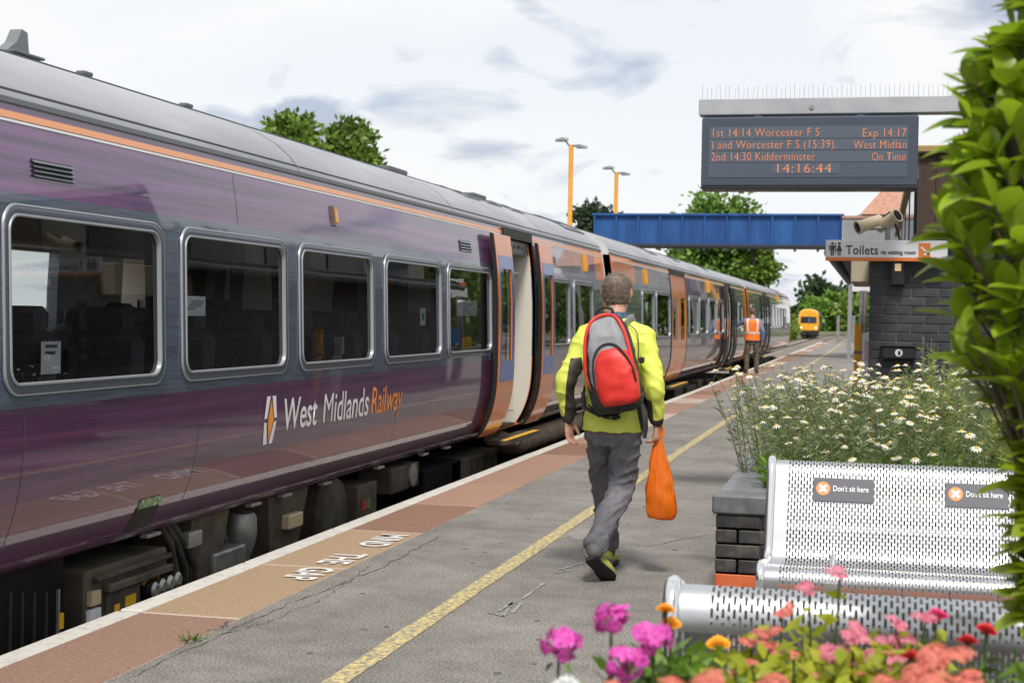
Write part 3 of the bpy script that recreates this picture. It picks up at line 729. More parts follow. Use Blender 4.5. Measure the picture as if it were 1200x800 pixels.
sticker(219,243,347,370,m_paper,[(.2,.8,.45,.6),(.3,.9,.6,.8),(.1,.5,.3,.42)])
sticker(537,560,352,370,m_paper,[(.1,.8,.7,.78),(.1,.6,.55,.63),(.3,.7,.2,.4)])
sticker(543,554,395,408,m_warn); sticker(53,76,400,438,m_paper,[(.2,.8,.8,.9),(.2,.7,.6,.7)],-.02)
sticker(494,500,361,381,m_paper,[(.3,.7,.3,.7)])
sticker(530,541,385,404,mat('notice_blue',(.05,.2,.5),rough=.5))
# roof furniture
def roof_at(px,py,x): return at_x(px,py,T1+x)
p = roof_at(14,52,.55); s = p.y-c1a
MB().poly([(.52,s-.13,2.79),(.52,s+.12,2.79),(.52,s+.10,2.83),(.52,s+.085,2.925),(.52,s+.03,2.935),(.52,s-.02,2.86)],.07,(1,0,0)).build('antenna', mat('antenna_grey',(.16,.17,.18),rough=.4), car1)
MB().bx(.45,.66,s-.15,s+.15,2.785,2.80,.005).build('antenna_base', m_line, car1)
for px,py,l in ((450,200,.55),(548,230,.55)):
    p = roof_at(px,py,.45); MB().box((.45,p.y-c1a,2.815),(.30,l,.045),.01).build('roof_vent', m_line, car1)
for px,py in ((99,84),(218,124)):
    p = roof_at(px,py,.6); MB().box((.6,p.y-c1a,2.80),(.06,.10,.025),.006).build('roof_bracket', m_line, car1)
RXX = [0,.25,.5,.75,.95,1.09,1.19]; RZZ = [2.84,2.83,2.80,2.745,2.665,2.585,2.50]
def roof_hatch(root, s, x0, x1, hl, wd, hh=.012):
    def rz_(x): return float(np.interp(x,RXX,RZZ))
    mb = MB()
    for ya,yb in ((s-hl,s-hl+wd),(s+hl-wd,s+hl)): mb.loft([[(x,ya,rz_(x)),(x,yb,rz_(x)),(x,yb,rz_(x)+hh),(x,ya,rz_(x)+hh)] for x in np.linspace(x0,x1,5)])
    for x in (x0,x1-wd): mb.loft([[(x,y,rz_(x)),(x+wd,y,rz_(x+wd)),(x+wd,y,rz_(x+wd)+hh),(x,y,rz_(x)+hh)] for y in (s-hl+wd,s+hl-wd)])
    mb.build('roof_hatch', m_line, root)
for px,py in ((535,226),(562,235),(590,243)): roof_hatch(car1, roof_at(px,py,.8).y-c1a, .66,.98,.30,.02)
roof_hatch(car1, roof_at(655,266,.85).y-c1a, .62,1.08,.62,.06,.02)
for s in (6.0,9.5,15.0): roof_hatch(car2, s, .62,1.05,.5,.05,.015)
# --- underframe equipment of the first carriage (placed from the pixels on the vertical plane of the equipment fronts)
ux = HW-.22
def UP(px,py): p = at_x(px,py,T1+ux); return p.y-c1a, p.z
def ubox(nm, px0, px1, pyt, z0, m_, dep=.6, bev=.012, par=None, fx=0.0, pyb=None):
    a, b_ = UP(px0,pyt)[0], UP(px1,pyt)[0]; z1 = UP((px0+px1)/2,pyt)[1]; zb = z0 if pyb is None else UP((px0+px1)/2,pyb)[1]
    return MB().bx(ux-dep,ux+fx,a,b_,zb,z1,bev).build(nm, m_, par or car1)
m_soot = mat('underframe_soot', (0.006,0.006,0.006), (0.014,0.013,0.012), scale=5, rough=.95, spec=.1)
m_plugo = mat('plug_orange', (0.35,0.13,0.03), rough=.6)
ubox('fuel_tank', -330, 78, 690, -.80, m_soot, .9, .03)
for k in range(9): ubox('tank_rib', -60+k*14, -58+k*14, 694, -.78, m_dark, .02, .004, fx=.012)
eb = ubox('equipment_case', 100, 196, 655, -.72, m_dirt)
ubox('case_rail', 108, 196, 661, 0, m_under, .02, .006, eb, .035, 667); ubox('case_rail', 120, 194, 672, 0, m_dirt, .02, .006, eb, .05, 681)
ubox('case_door', 122, 160, 684, -.6, m_dirt, .02, .006, eb, .024)
tan_ = mat('plate_tan',(.50,.40,.24),rough=.5)
for px0,px1,py0,py1,m_ in ((102,113,692,708,tan_),(101,113,713,726,m_paper),(142,154,696,708,m_warn),(129,135,707,716,m_warn),(163,170,671,684,m_plugo),(175,182,668,680,m_plugo)):
    ubox('warning_plate', px0, px1, py0, 0, m_, .01, 0, eb, .027, py1)
for k in range(4):
    s, z = UP(168+k*9,690-k*4); MB().cyl((ux-.1,s,z),(ux+.07,s,z),.055,.048,12).build('connector', m_soot, eb, 40)
    MB().cyl((ux+.07,s,z),(ux+.085,s,z),.046,.030,12).build('connector_ring', m_galv, eb, 40)
ubox('tank_strap', 66, 68, 690, -.7, m_galv, .02, 0, None, .012); ubox('warning_plate', 67, 71.5, 718, 0, m_warn, .02, 0, None, .016, 736)
for k in range(3):
    s, z = UP(196+k*7,628-k*2); MB().tube([(ux-.05,s,z+.06),(ux+.0,s+.05,z-.05),(ux-.02,s+.16+k*.05,z-.22),(ux-.06,s+.24+k*.05,z-.5)],.020,8).build('hose', m_under, car1, 40)
MB().bx(-.6,.6,.6,22.3,-.02,.015).build('pipe_tray', m_soot, car1)
def hanger(px0,px1,pyt,dep=.4):
    a, b_ = UP(px0,pyt)[0], UP(px1,pyt)[0]; w__ = b_-a; zt_ = .24
    MB().add([(ux-.02,a,zt_),(ux-.02,b_,zt_),(ux-.05,a+w__*.62,-.5),(ux-.05,a+w__*.15,-.5),(ux-dep,a,zt_),(ux-dep,b_,zt_),(ux-dep,a+w__*.62,-.5),(ux-dep,a+w__*.15,-.5)],[(0,1,2,3),(4,7,6,5),(0,4,5,1),(1,5,6,2),(2,6,7,3),(3,7,4,0)]).build('hanger', m_dirt, car1)
hanger(228,272,620); hanger(318,364,600); 
br_ = ubox('jack_bracket', 217, 232, 622, 0, m_galv, .03, .005, None, .03, 640)
s, z = UP(296,612); at_ = MB().lathe([(.01,.06),(.085,.06),(.10,.03),(.105,-.07),(.10,-.09),(.10,-.11),(.05,-.25),(.05,-.35)],(ux-.08,s,z),16).build('air_filter', m_galv, car1, 40)
MB().lathe([(.055,-.35),(.055,-.55),(.01,-.55)],(ux-.08,s,z),12).build('orange_cap', mat('cap_orange',(.75,.14,.03),rough=.4), at_, 40)
ubox('drain_box', 252, 289, 643, -.75, m_galv, .5); ubox('relay_box', 335, 351, 601, 0, tan_, .3, .01, None, .03, 618)
s, z = UP(396,600); MB().lathe([(.01,0),(.27,0),(.30,-.05),(.30,-.22)],(ux-.02,s,z-.02),28,'x').build('drum', m_under, car1, 30)
sb2 = ubox('switch_box', 420, 442, 566, -.62, m_dirt, .3)
ubox('red_label', 424, 428, 586, 0, mat('label_red',(.50,.05,.03),rough=.5), .01, 0, sb2, .008, 597); ubox('green_label', 429, 433, 584, 0, mat('label_green',(.10,.22,.08),rough=.5), .01, 0, sb2, .008, 595)
bc = ubox('bracket_case', 459, 491, 545, 0, m_dirt, .3, .012, None, 0, 574); s, z = UP(482,556)
MB().lathe([(.03,0),(.10,0),(.10,.02),(.03,.02)],(ux+.002,s,z),16,'x').build('bracket_ring', m_galv, bc, 30)
ubox('engine_guard', 497, 540, 545, -.8, m_soot, .8); ubox('silencer_case', 530, 583, 533, -.5, m_dirt, .5)
for k in range(4): ubox('silencer_rib', 552+k*8, 554+k*8, 534, -.5, m_under, .02, .004, None, .02)
s, z = UP(604,520); s2, _ = UP(700,505)
MB().tube([(ux-.15,s-.5,z+.12),(ux-.10,s,z),(ux-.10,s+.5,z-.03),(ux-.10,s2,z-.03)],[.10,.12,.13,.13],14).build('exhaust_pipe', mat('pipe_rust',(.20,.14,.09),(.34,.26,.18),scale=6,rough=.85), car1, 40)
s0_, _ = UP(590,520); MB().bx(ux-1.2,ux-.25,s0_,s2,-.85,.05,.02).build('engine_block', m_soot, car1)
for px in (8,215,330,365,410,470,520,545):
    s = loc1(px,600); MB().box((sp(0,.27)[0]-.005,s,.238),(.05,.16,.02),.004).build('lifting_lug', m_galv, car1)
for root, ln in ((car2,c2len),(car3,23.0)):
    for k,(a,b_,z0,z1,m_) in enumerate(((6.0,8.4,-.7,.0,m_soot),(9,10.4,-.6,.05,m_dirt),(10.8,12.6,-.75,0,m_under),(13.2,14.2,-.5,.05,m_dirt),(14.8,16.6,-.7,.0,m_dark))):
        MB().bx(ux-.6,ux-.03*(k%2),a,b_,z0,z1,.015).build('equipment_case', m_, root)
# ------------------------------------------------------------------ footbridge
m_bblue = mat('bridge_blue', (0.004,0.050,0.20), (0.012,0.092,0.30), scale=1.6, rough=.6, stretch=(1,1,.2))
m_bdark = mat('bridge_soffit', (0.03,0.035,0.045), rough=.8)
m_bgrey = mat('stair_grey', (0.20,0.21,0.22), (0.27,0.28,0.29), scale=2, rough=.7)
m_tile = mat('roof_tile', (0.36,0.19,0.13), (0.48,0.27,0.20), scale=6, rough=.85)
BY = 60.0
bl_, br_ = at_y(706,270,BY), at_y(986,275,BY)
bz0, bz1 = 4.25, at_y(800,251,BY).z
br = thing('footbridge', 'blue steel girder footbridge spanning the tracks with riveted panel ribs', 'footbridge', (0,BY,0))
xl, xr = bl_.x-.3, br_.x
n_p = 11; pw = (xr-xl)/n_p
for k in range(n_p):
    MB().bx(xl+k*pw+.012,xl+(k+1)*pw-.012,-.03,.03,bz0+.08,bz1-.06).build('panel', m_bblue, br)
    MB().bx(xl+k*pw+.012,xl+(k+1)*pw-.012,1.97,2.03,bz0+.08,bz1-.06).build('panel', m_bblue, br)
for k in range(n_p+1):
    x = xl+k*pw; MB().box((x,-.06,(bz0+bz1)/2),(.07,.14,bz1-bz0-.10)).build('rib', m_bblue, br)
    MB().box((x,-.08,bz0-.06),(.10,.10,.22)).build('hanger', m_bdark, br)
MB().bx(xl-.1,xr+.1,-.16,.16,bz1-.07,bz1+.02,.01).build('top_flange', m_bblue, br)
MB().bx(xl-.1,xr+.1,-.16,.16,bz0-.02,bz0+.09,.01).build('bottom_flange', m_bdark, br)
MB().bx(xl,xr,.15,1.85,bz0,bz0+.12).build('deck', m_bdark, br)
# stairs at both ends, tower of grey boards with tiled roof on this platform
MB().bx(xr+.05,xr+1.6,-.2,2.2,bz0-.05,bz1-.15).build('landing_panel', m_bgrey, br)
MB().bx(xr+.02,xr+1.7,-.25,2.25,bz1-.15,bz1-.06).build('rusty_coping', m_tile, br)
for x in (xr+.3,xr+1.5): MB().bx(x,x+.15,0,.2,0,bz0).build('leg', m_bgrey, br)
MB().bx(xl-1.5,xl-.05,-.1,2.1,bz0,bz0+.15).build('landing', m_bblue, br)
MB().poly([(xl-1.4,-.1,bz0),(xl-.3,-.1,bz0),(xl-.3,-9,.9),(xl-.3,-9,0.0),(xl-1.4,-9,0)],.05,(0,0,1)).build('stair_flight', m_bblue, br)
for x in (xl-1.3,xl-.3): MB().bx(x,x+.15,0,.2,-.5,bz0).build('leg', m_bblue, br)
rx0, rx1 = at_y(1008,248,BY+2).x, at_y(1008,248,BY+2).x+6
rz0, rz1 = at_y(1012,250,BY+2).z, at_y(1058,222,BY+2).z+1.6
xm = (rx0+rx1)/2
rf = thing('stair_tower', 'grey clad stair tower with pinkish tiled roof beside the blue footbridge', 'building', (0,BY+2.6,0))
MB().bx(rx0+.4,rx1-.4,.3,4.2,3.4,rz0).build('wall', m_bgrey, rf)
for lx in (rx0+.5,rx1-.7):
    for ly in (.4,3.9): MB().bx(lx,lx+.2,ly,ly+.2,0,3.45).build('leg', m_bgrey, rf)
tl = MB(); tl.add([(rx0,-.1,rz0),(rx1,-.1,rz0),(rx1,4.6,rz0),(rx0,4.6,rz0),(xm-1,2.2,rz1),(xm+1,2.2,rz1)],[(0,1,5,4),(1,2,5),(2,3,4,5),(3,0,4),(3,2,1,0)]); tl.build('roof', m_tile, rf)
MB().bx(rx0-.1,rx0+.08,-.2,4.7,rz0-.22,rz0-.02).build('gutter', mat('gutter_green',(.20,.22,.18),rough=.6), rf)
# ------------------------------------------------------------------ platform lamps
m_pole = mat('pole_yellow', (0.72,0.30,0.015), (0.80,0.38,0.03), scale=3, rough=.45)
m_head = mat('lamp_head_grey', (0.16,0.17,0.18), rough=.4)
def lamp_post(x, y, h, label, group=None):
    t = thing('lamp_post', label, 'lamp post', (x,y,0), 0, group)
    MB().tube([(0,0,0),(0,0,h*.35),(0,0,h*.36),(0,0,h)],[.13,.13,.095,.085],12).build('pole', m_pole, t, 40)
    for q in (-1,1):
        MB().tube([(0,0,h-.10),(q*.08,0,h-.02),(q*.22,0,h+.06-q*.10)],.035,8).build('arm', m_head, t, 40)
        hz = h+.05-q*.13; s_ = .50
        b = MB().loft([[(q*(.12+.0*s_),-.07,hz),(q*.12,.07,hz),(q*.12,.05,hz+.07),(q*.12,-.05,hz+.07)],[(q*.32,-.13,hz-.02),(q*.32,.13,hz-.02),(q*.32,.09,hz+.10),(q*.32,-.09,hz+.10)],[(q*.60,-.08,hz-.05),(q*.60,.08,hz-.05),(q*.60,.06,hz+.03),(q*.60,-.06,hz+.03)]]).build('lamp_head', m_head, t, 50)
        MB().bx(q*.22,q*.54,-.07,.07,hz-.055,hz-.005).build('lens', mat('lamp_lens',(.5,.5,.5),rough=.2), b)
    return t
FX = -11.2
for px, py, lb in ((669.5,170,'yellow twin headed lamp post rising behind the carriage roof, away from the blue bridge'), (722.5,202,'yellow twin headed lamp post standing in front of the blue bridge end')):
    p = at_x(px,py,FX); lamp_post(FX, p.y, p.z, lb, 'yellow lamp posts on the far platform')
p = at_y(1035,230,78); lamp_post(p.x, 78, 8.2, 'yellow lamp post glimpsed between the departure board and tiled roof')
# ------------------------------------------------------------------ departure board
DY = 12.1
b0, b1 = at_y(823,138,DY), at_y(1075,218.5,DY)
db = thing('departure_board', 'dark departure board with orange lettering hung from a spiked steel beam', 'departure board', (0,DY,0))
m_bcase = mat('board_case', (0.045,0.06,0.088), rough=.35, coat=.2)
m_bface = mat('board_face', (0.062,0.080,0.115), rough=.25, coat=.3)
m_bbar = mat('board_row', (0.085,0.105,0.14), rough=.35)
m_led = mat('led_orange', (0.5,0.18,0.08), rough=.5, emit=((1.0,.30,.09),.22))
m_beam = mat('beam_grey', (0.32,0.33,0.36), (0.40,0.41,0.44), scale=4, rough=.5)
bw, bh = b1.x-b0.x, b0.z-b1.z
MB().bx(b0.x,b1.x,-.02,.26,b1.z,b0.z,.012).build('case', m_bcase, db)
fx0, fx1 = b0.x+.035*bw, b1.x-.045*bw
MB().bx(fx0,fx1,-.024,-.018,b1.z+.13*bh,b0.z-.14*bh).build('screen', m_bface, db)
MB().bx(b0.x,b1.x,-.03,.27,b1.z-.02,b1.z+.004,.004).build('bottom_trim', m_black, db)
def rowbar(py0,py1,px0,px1):
    z1_, z0_ = at_y(950,py0,DY).z, at_y(950,py1,DY).z
    MB().bx(at_y(px0,180,DY).x,at_y(px1,180,DY).x,-.0275,-.0235,z0_,z1_).build('row', m_bbar, db)
rowbar(149,162.5,832,1064); rowbar(163.5,176,832,1064); rowbar(177.5,190,832,1064); rowbar(192.5,204,905,984)
def led(txt, px, py, px_end=None, size=.092, right=False, sx=None):
    me = text_mesh(txt,size,1.0,-.0012,1.08); w_ = max(v.co.x for v in me.vertices)
    xa = at_y(px,py,DY-.03).x; tgt = at_y(px_end,py,DY-.03).x-xa; f = tgt/w_
    z = at_y(px,py,DY-.03).z
    map_mesh(me, lambda x,y,zz: (xa+x*f, -.030, z+y)); obj('lettering', me, m_led, db)
led('1st 14:14 Worcester F S',833,160.5,960); led('Exp 14:17',1010,160.5,1062)
led(') and Worcester F S (15:39).',833,174.5,980); led('West Midlan',1000,174.5,1062)
led('2nd 14:30 Kidderminster',833,188.5,955); led('On Time',1021,188.5,1061)
led('14:16:44',907,202.5,974,.10)
k0, k1 = at_y(818,134,DY), at_y(1175,112,DY)
bm0, bm1 = at_y(818,134.5,DY).z, at_y(818,115.5,DY).z
MB().bx(k0.x,k1.x+.4,.04,.20,bm0,bm1,.006).build('beam', m_beam, db)
for px in (888,1009):
    x = at_y(px,135,DY).x; MB().bx(x-.03,x+.03,.07,.17,b0.z-.03,bm0+.02).build('hanger', m_beam, db)
xx = at_y(951,120,DY).x; MB().cyl((xx,.04,(bm0+bm1)/2-.01),(xx,.03,(bm0+bm1)/2-.01),.018,n=10).build('bolt', m_galv, db)
sk = MB(); x = k0.x+.02; i = 0
while x < k1.x+.3:
    sk.cyl((x,.12,bm1),(x+random.uniform(-.006,.006),.12+(-.05,.05)[i%2],bm1+random.uniform(.095,.115)),.0016,.0012,4); x += .036; i += 1
so_ = sk.build('bird_spikes', mat('spike_steel',(.35,.35,.36),rough=.4,metal=.5), db); so_['kind'] = 'stuff'
px_ = k1.x+.32
MB().bx(px_-.08,px_+.08,.04,.20,0,bm1+.003,.006).build('post', mat('post_brown',(.05,.03,.022),rough=.6), db)
# ------------------------------------------------------------------ brick waiting building
WY = 13.0; m_scr0 = mat('dark_glass',(.03,.04,.045),rough=.08)
m_brick = mat('dark_brick', (0.028,0.030,0.036), (0.050,0.052,0.060), scale=14, rough=.65, rnd=.22, bump=.3, bscale=60, bdist=.004)
m_mort = mat('pale_mortar', (0.10,0.10,0.105), (0.18,0.18,0.185), scale=30, rough=.95)
m_clad = mat('brown_cladding', (0.045,0.026,0.018), (0.065,0.038,0.026), scale=5, rough=.6, stretch=(8,8,.4))
wb = thing('waiting_building', 'dark painted brick waiting building with brown timber upper storey', 'building', (0,WY,0))
bx0 = at_y(1018,380,WY).x; WT = at_y(1040,284,WY).z+.02
MB().bx(bx0+.008,6.0,.012,13,0,WT-.02).build('wall', m_mort, wb)
bw_, bhh, jt = .223, .073, .010
me_b = MB().box((0,0,0),(bw_-jt*.8,.09,bhh-jt*.8),.004).mesh('brick'); me_b.materials.append(m_brick)
me_h = MB().box((0,0,0),(bw_/2-jt*.8,.09,bhh-jt*.8),.004).mesh('brick'); me_h.materials.append(m_brick)
nrow = int(WT/bhh); rnd_ = random.Random(5)
for r_ in range(nrow):
    x = bx0; z = (r_+.5)*bhh; first = r_%2
    while x < bx0+1.55:
        half = first; first = 0; w_ = bw_/2 if half else bw_
        o = obj('brick', me_h if half else me_b, None, wb); o.location = (x+w_/2, .047+rnd_.uniform(-.003,.003), z); x += w_
for r_ in range(nrow):       # return wall along the platform, first metres
    y = .10; z = (r_+.5)*bhh; 
    if z < 1.0: continue
    y += 0 if r_%2 else bw_/2-.01
    while y < 2.2:
        o = obj('brick', me_b, None, wb); o.location = (bx0+.047, y+bw_/2, z); o.rotation_euler = (0,0,math.pi/2); y += bw_
ux0 = at_y(1076,230,WY).x; UT = at_y(1082,179,WY).z
for k in range(12):
    MB().bx(ux0+k*.14,ux0+k*.14+.136,.05+.004*(k%2),.12,WT,UT).build('plank', m_clad, wb)
MB().bx(ux0+.02,5.9,.10,12.8,WT-.01,UT-.01).build('upper_wall', mat('render_grey',(.38,.37,.33),(.48,.47,.43),scale=2,rough=.8), wb)
for k in range(5): MB().bx(ux0-.01,ux0+.03,1.0+k*2.3,2.6+k*2.3,WT+.1,UT-.12).build('upper_window', m_scr0, wb)
MB().bx(ux0-.05,6.1,-.02,13,UT,UT+.06,.01).build('roof_edge', mat('roof_trim_yellow',(.35,.24,.10),rough=.6), wb)
# canopy on the platform side (tan boarded soffit)
cn = MB().bx(bx0-.34,bx0+.3,1.6,12.5,WT-.02,WT+.07,.01).build('canopy', mat('canopy_dark',(.07,.07,.07),rough=.6), wb)
MB().bx(bx0-.16,bx0,.5,2.2,WT-.34,WT-.03,.01).build('canopy_box', mat('canopy_beige',(.45,.38,.28),rough=.6), wb)
MB().cyl((bx0-.38,1.6,WT-.04),(bx0-.38,12.5,WT-.04),.05,n=10).build('gutter', m_line, wb, 40)
# wall lamp and wall bin
wl = thing('wall_lamp', 'black square wall lamp on dark brick below the toilets sign', 'wall lamp', at_y(1052,320,WY))
MB().box((0,-.045,0),(.115,.09,.21),.012).build('housing', m_black, wl)
MB().box((0,-.094,.045),(.05,.008,.06),.003).build('lens', mat('lamp_warm',(.6,.45,.28),rough=.3,emit=((1,.7,.35),.25)), wl)
wb2 = thing('ash_bin', 'black wall mounted ash bin with round white mark', 'bin', at_y(1053,413,WY))
MB().box((0,-.055,0),(.27,.11,.105),.012).build('box', m_black, wb2)
MB().box((0,-.06,.055),(.285,.125,.014),.004).build('lid', m_black, wb2)
MB().lathe([(.001,0),(.030,0),(.030,.003),(.001,.003)],(0,-.1135,0),18,'y').build('round_mark', mat('mark_white',(.6,.62,.65),rough=.5), wb2)
MB().bx(-.006,.014,-.116,-.1125,-.018,.016).build('mark_stroke', m_black, wb2)
# ------------------------------------------------------------------ toilets sign
TY = WY-.10
p0, p1 = at_y(968,281.5,TY), at_y(1092,306,TY)
ts_ = thing('toilets_sign', 'white toilets sign with orange lower edge and lettering on brick wall', 'sign', (0,TY,0))
m_sign = mat('sign_white', (0.78,0.78,0.82), rough=.4); m_sgrey = mat('sign_ink', (0.05,0.05,0.065), rough=.5); m_sor = mat('sign_orange', (0.80,0.20,0.04), rough=.4)
sh = p0.z-p1.z
MB().bx(p0.x,p1.x+.12,-.045,.02,p1.z+.022,p0.z,.004).build('panel', m_sign, ts_)
MB().bx(p0.x,p1.x+.12,-.046,.021,p1.z-.004,p1.z+.0215,.002).build('orange_edge', m_sor, ts_)
def st_txt(txt,px,px1,py,size):
    me = text_mesh(txt,size,1.0,.0015,1.05,res=4); w_ = max(v.co.x for v in me.vertices); a = at_y(px,py,TY-.046); tw = at_y(px1,py,TY-.046).x-a.x
    map_mesh(me, lambda x,y,z: (a.x+x*tw/w_, -.0475, a.z+y)); obj('lettering', me, m_sgrey, ts_)
st_txt('Toilets',991,1029,297.8,.105); st_txt('via waiting room',1032,1073,297.8,.047)
for px, skirt in ((975.5,0),(983.5,1)):
    c = at_y(px,291.5,TY-.046); mb = MB(); y_ = -.0475
    mb.lathe([(.001,0),(.011,0),(.011,.002),(.001,.002)],(c.x,y_,c.z+.043),12,'y')
    if skirt: polys = [((-.008,.028),(.008,.028),(.024,-.02),(-.024,-.02)),((-.012,-.02),(-.003,-.02),(-.003,-.056),(-.012,-.056)),((.003,-.02),(.012,-.02),(.012,-.056),(.003,-.056))]
    else: polys = [((-.018,.028),(.018,.028),(.014,-.012),(-.014,-.012)),((-.013,-.012),(-.002,-.012),(-.002,-.056),(-.013,-.056)),((.002,-.012),(.013,-.012),(.013,-.056),(.002,-.056)),((-.026,.028),(-.019,.028),(-.022,-.016),(-.029,-.016)),((.026,.028),(.019,.028),(.022,-.016),(.029,-.016))]
    for q in polys: mb.add([(c.x+a,y_,c.z+b_) for a,b_ in q],[(0,1,2,3)])
    mb.build('pictogram', m_sgrey, ts_)
c = at_y(979.5,291.5,TY); MB().bx(c.x-.002,c.x+.002,-.048,-.045,c.z-.05,c.z+.05).build('divider', m_sgrey, ts_)
c = at_y(1083,294,TY); MB().bx(c.x-.045,c.x+.047,-.0485,-.045,c.z-.062,c.z+.06).build('arrow_square', m_sor, ts_)
mb = MB()
for q in (((-.025,-.03),(.03,.025),(.02,.035),(-.035,-.02)),((-.035,-.035),(.005,-.035),(.005,-.022),(-.035,-.022)),((-.035,-.035),(-.022,-.035),(-.022,.005),(-.035,.005))):
    mb.add([(c.x-a,-.05,c.z+b_) for a,b_ in q],[(0,1,2,3)])
mb.build('arrow', m_txt_w, ts_)
# ------------------------------------------------------------------ security cameras on a bracket
cc = at_y(1040,281,TY+.06)
m_camb = mat('camera_beige', (0.50,0.40,0.27), (0.58,0.48,0.34), scale=10, rough=.5)
m_lens = mat('camera_lens', (0.02,0.02,0.025), rough=.08)
for nm,lb,(hx,hy),(dxv,dzv),hz_ in (('security_camera','beige security camera with cables pointing along the platform, above toilets sign',(1019,262),(-.9,-.35),.0),('security_camera','beige security camera turned towards the brick wall beside its twin',(1040,260),(.55,.35),.0)):
    p = at_y(hx,hy,TY+.06); t_ = thing(nm, lb, 'camera', (p.x,p.y,p.z), 0)
    d = Vector((dxv,-.45,dzv)).normalized(); L_ = .115
    MB().tube([-d*L_*.9, -d*L_*.88, d*L_*.75],[.015,.048,.050],14).build('housing', m_camb, t_, 40)
    MB().tube([d*L_*.70, d*L_*1.0],[.055,.060],14).build('hood', m_camb, t_, 40)
    MB().tube([d*L_*1.0, d*L_*1.01],[.048,.042],14).build('lens', m_lens, t_, 40)
    arm = MB(); bz = p.z-cc.z
    arm.tube([(0,.0,-.04),(cc.x-p.x,0,-bz+.10)],.016,8)
    if hx < 1030: arm.tube([(cc.x-p.x,0,-bz-.02),(cc.x-p.x,0,-bz+.12)],.02,8)
    arm.build('bracket', m_galv, t_, 40)
    MB().tube([-d*L_*.85,-d*L_+Vector((.06,0,.06)),Vector((cc.x-p.x+.05,0.02,-bz+.16)),Vector((cc.x-p.x+.10,.03,-bz+.0))],.009,6).build('cable', m_black, t_, 40)
# ------------------------------------------------------------------ small things along the platform
SY = 26.0
p0, p1 = at_y(999,330,SY), at_y(1018,342,SY)
hs_ = thing('platform_sign', 'white platform sign with orange line on grey posts beyond brick building', 'sign', (0,SY,0))
MB().bx(p0.x,p1.x+.5,-.02,.02,p1.z,p0.z,.004).build('panel', m_sign, hs_)
MB().bx(p0.x+.02,p1.x+.5,-.024,-.018,p0.z+.04,p0.z+.10).build('orange_line', m_sor, hs_)
MB().bx(p0.x+.06,p1.x+.5,-.01,.02,p0.z-.005,p0.z+.17).build('top_panel', m_sign, hs_)
for px in (1009.5,1014): 
    x = at_y(px,350,SY).x; MB().cyl((x,0,0),(x,0,p1.z+.02),.035,n=10).build('post', m_galv, hs_, 40)
p = at_y(1006,380,19.0)
bo = thing('yellow_post', 'orange yellow square post beside brick building corner', 'post', (p.x,19.0,0))
MB().bx(-.045,.045,-.045,.045,0,p.z,.008).build('shaft', m_pole, bo); MB().bx(-.05,.05,-.05,.05,p.z-.35,p.z-.32).build('collar', m_head, bo)
p = at_y(1013.5,390,20.0)
no = thing('notice_stand', 'pale grey notice stand behind the orange yellow post', 'notice stand', (p.x,20.0,0))
MB().bx(-.05,.30,-.02,.02,.1,p.z,.006).build('board', m_sign, no); MB().bx(-.03,.0,-.015,.015,0,.12).build('leg', m_galv, no); MB().bx(.2,.23,-.015,.015,0,.12).build('leg', m_galv, no)
MB().bx(0.0,.2,-.026,-.018,p.z-.35,p.z-.1).build('poster', mat('poster_pink',(.55,.30,.33),(.7,.6,.62),scale=8,rough=.6), no)
for px,py0 in ((982.5,371),(1000.5,371)):
    d_ = 104.0; q = at_y(px,py0,d_); t_ = thing('grey_post', 'slim grey steel post at the far end of the platform', 'post', (q.x,d_,0), 0, 'grey posts at the platform end')
    MB().bx(-.10,.10,-.08,.08,0,q.z,.01).build('shaft', m_galv, t_); MB().bx(-.12,.12,-.10,.10,q.z-.02,q.z+.06,.02).build('cap', m_galv, t_)
# ------------------------------------------------------------------ brick planter with blue-grey bricks
PYF = 7.62
px0 = at_y(838,600,PYF).x; PT = at_y(841,579,PYF).z
m_pb = mat('engineering_brick', (0.022,0.022,0.024), (0.075,0.066,0.056), scale=12, rough=.5, rnd=.30, bump=.4, bscale=50, bdist=.004, c3=(.035,.033,.034))
m_pm = mat('planter_mortar', (0.03,0.028,0.025), (0.07,0.065,0.06), scale=20, rough=.95)
m_cope = mat('coping_brick', (0.10,0.105,0.115), (0.17,0.175,0.185), scale=10, rough=.45, rnd=.12, bump=.2, bscale=50, bdist=.004)
m_red = mat('red_brick', (0.55,0.10,0.03), (0.62,0.15,0.05), scale=12, rough=.6)
pl = thing('brick_planter', 'long dark brick planter with blue grey coping full of daisies', 'planter', (px0,PYF,0))
PLN, PWD, CT = 4.6, 3.2, .095
co = MB()
for a in ((.008,PWD,.008,.22),(.008,.22,.008,PLN),(PWD-.22,PWD-.008,.008,PLN),(.008,PWD,PLN-.22,PLN)): co.bx(*a,0.0,PT-CT-.005)
co.build('core', m_pm, pl)
BW, BH = .225, (PT-CT)/7.0
mbk = {f:MB().box((0,0,0),(BW*f-.009,.10,BH-.009),.005).mesh('brick') for f in (1,.5)}
for q in mbk.values(): q.materials.append(m_pb)
mrd = MB().box((0,0,0),(BW-.009,.10,BH-.009),.005).mesh('brick'); mrd.materials.append(m_red)
rr2 = random.Random(9)
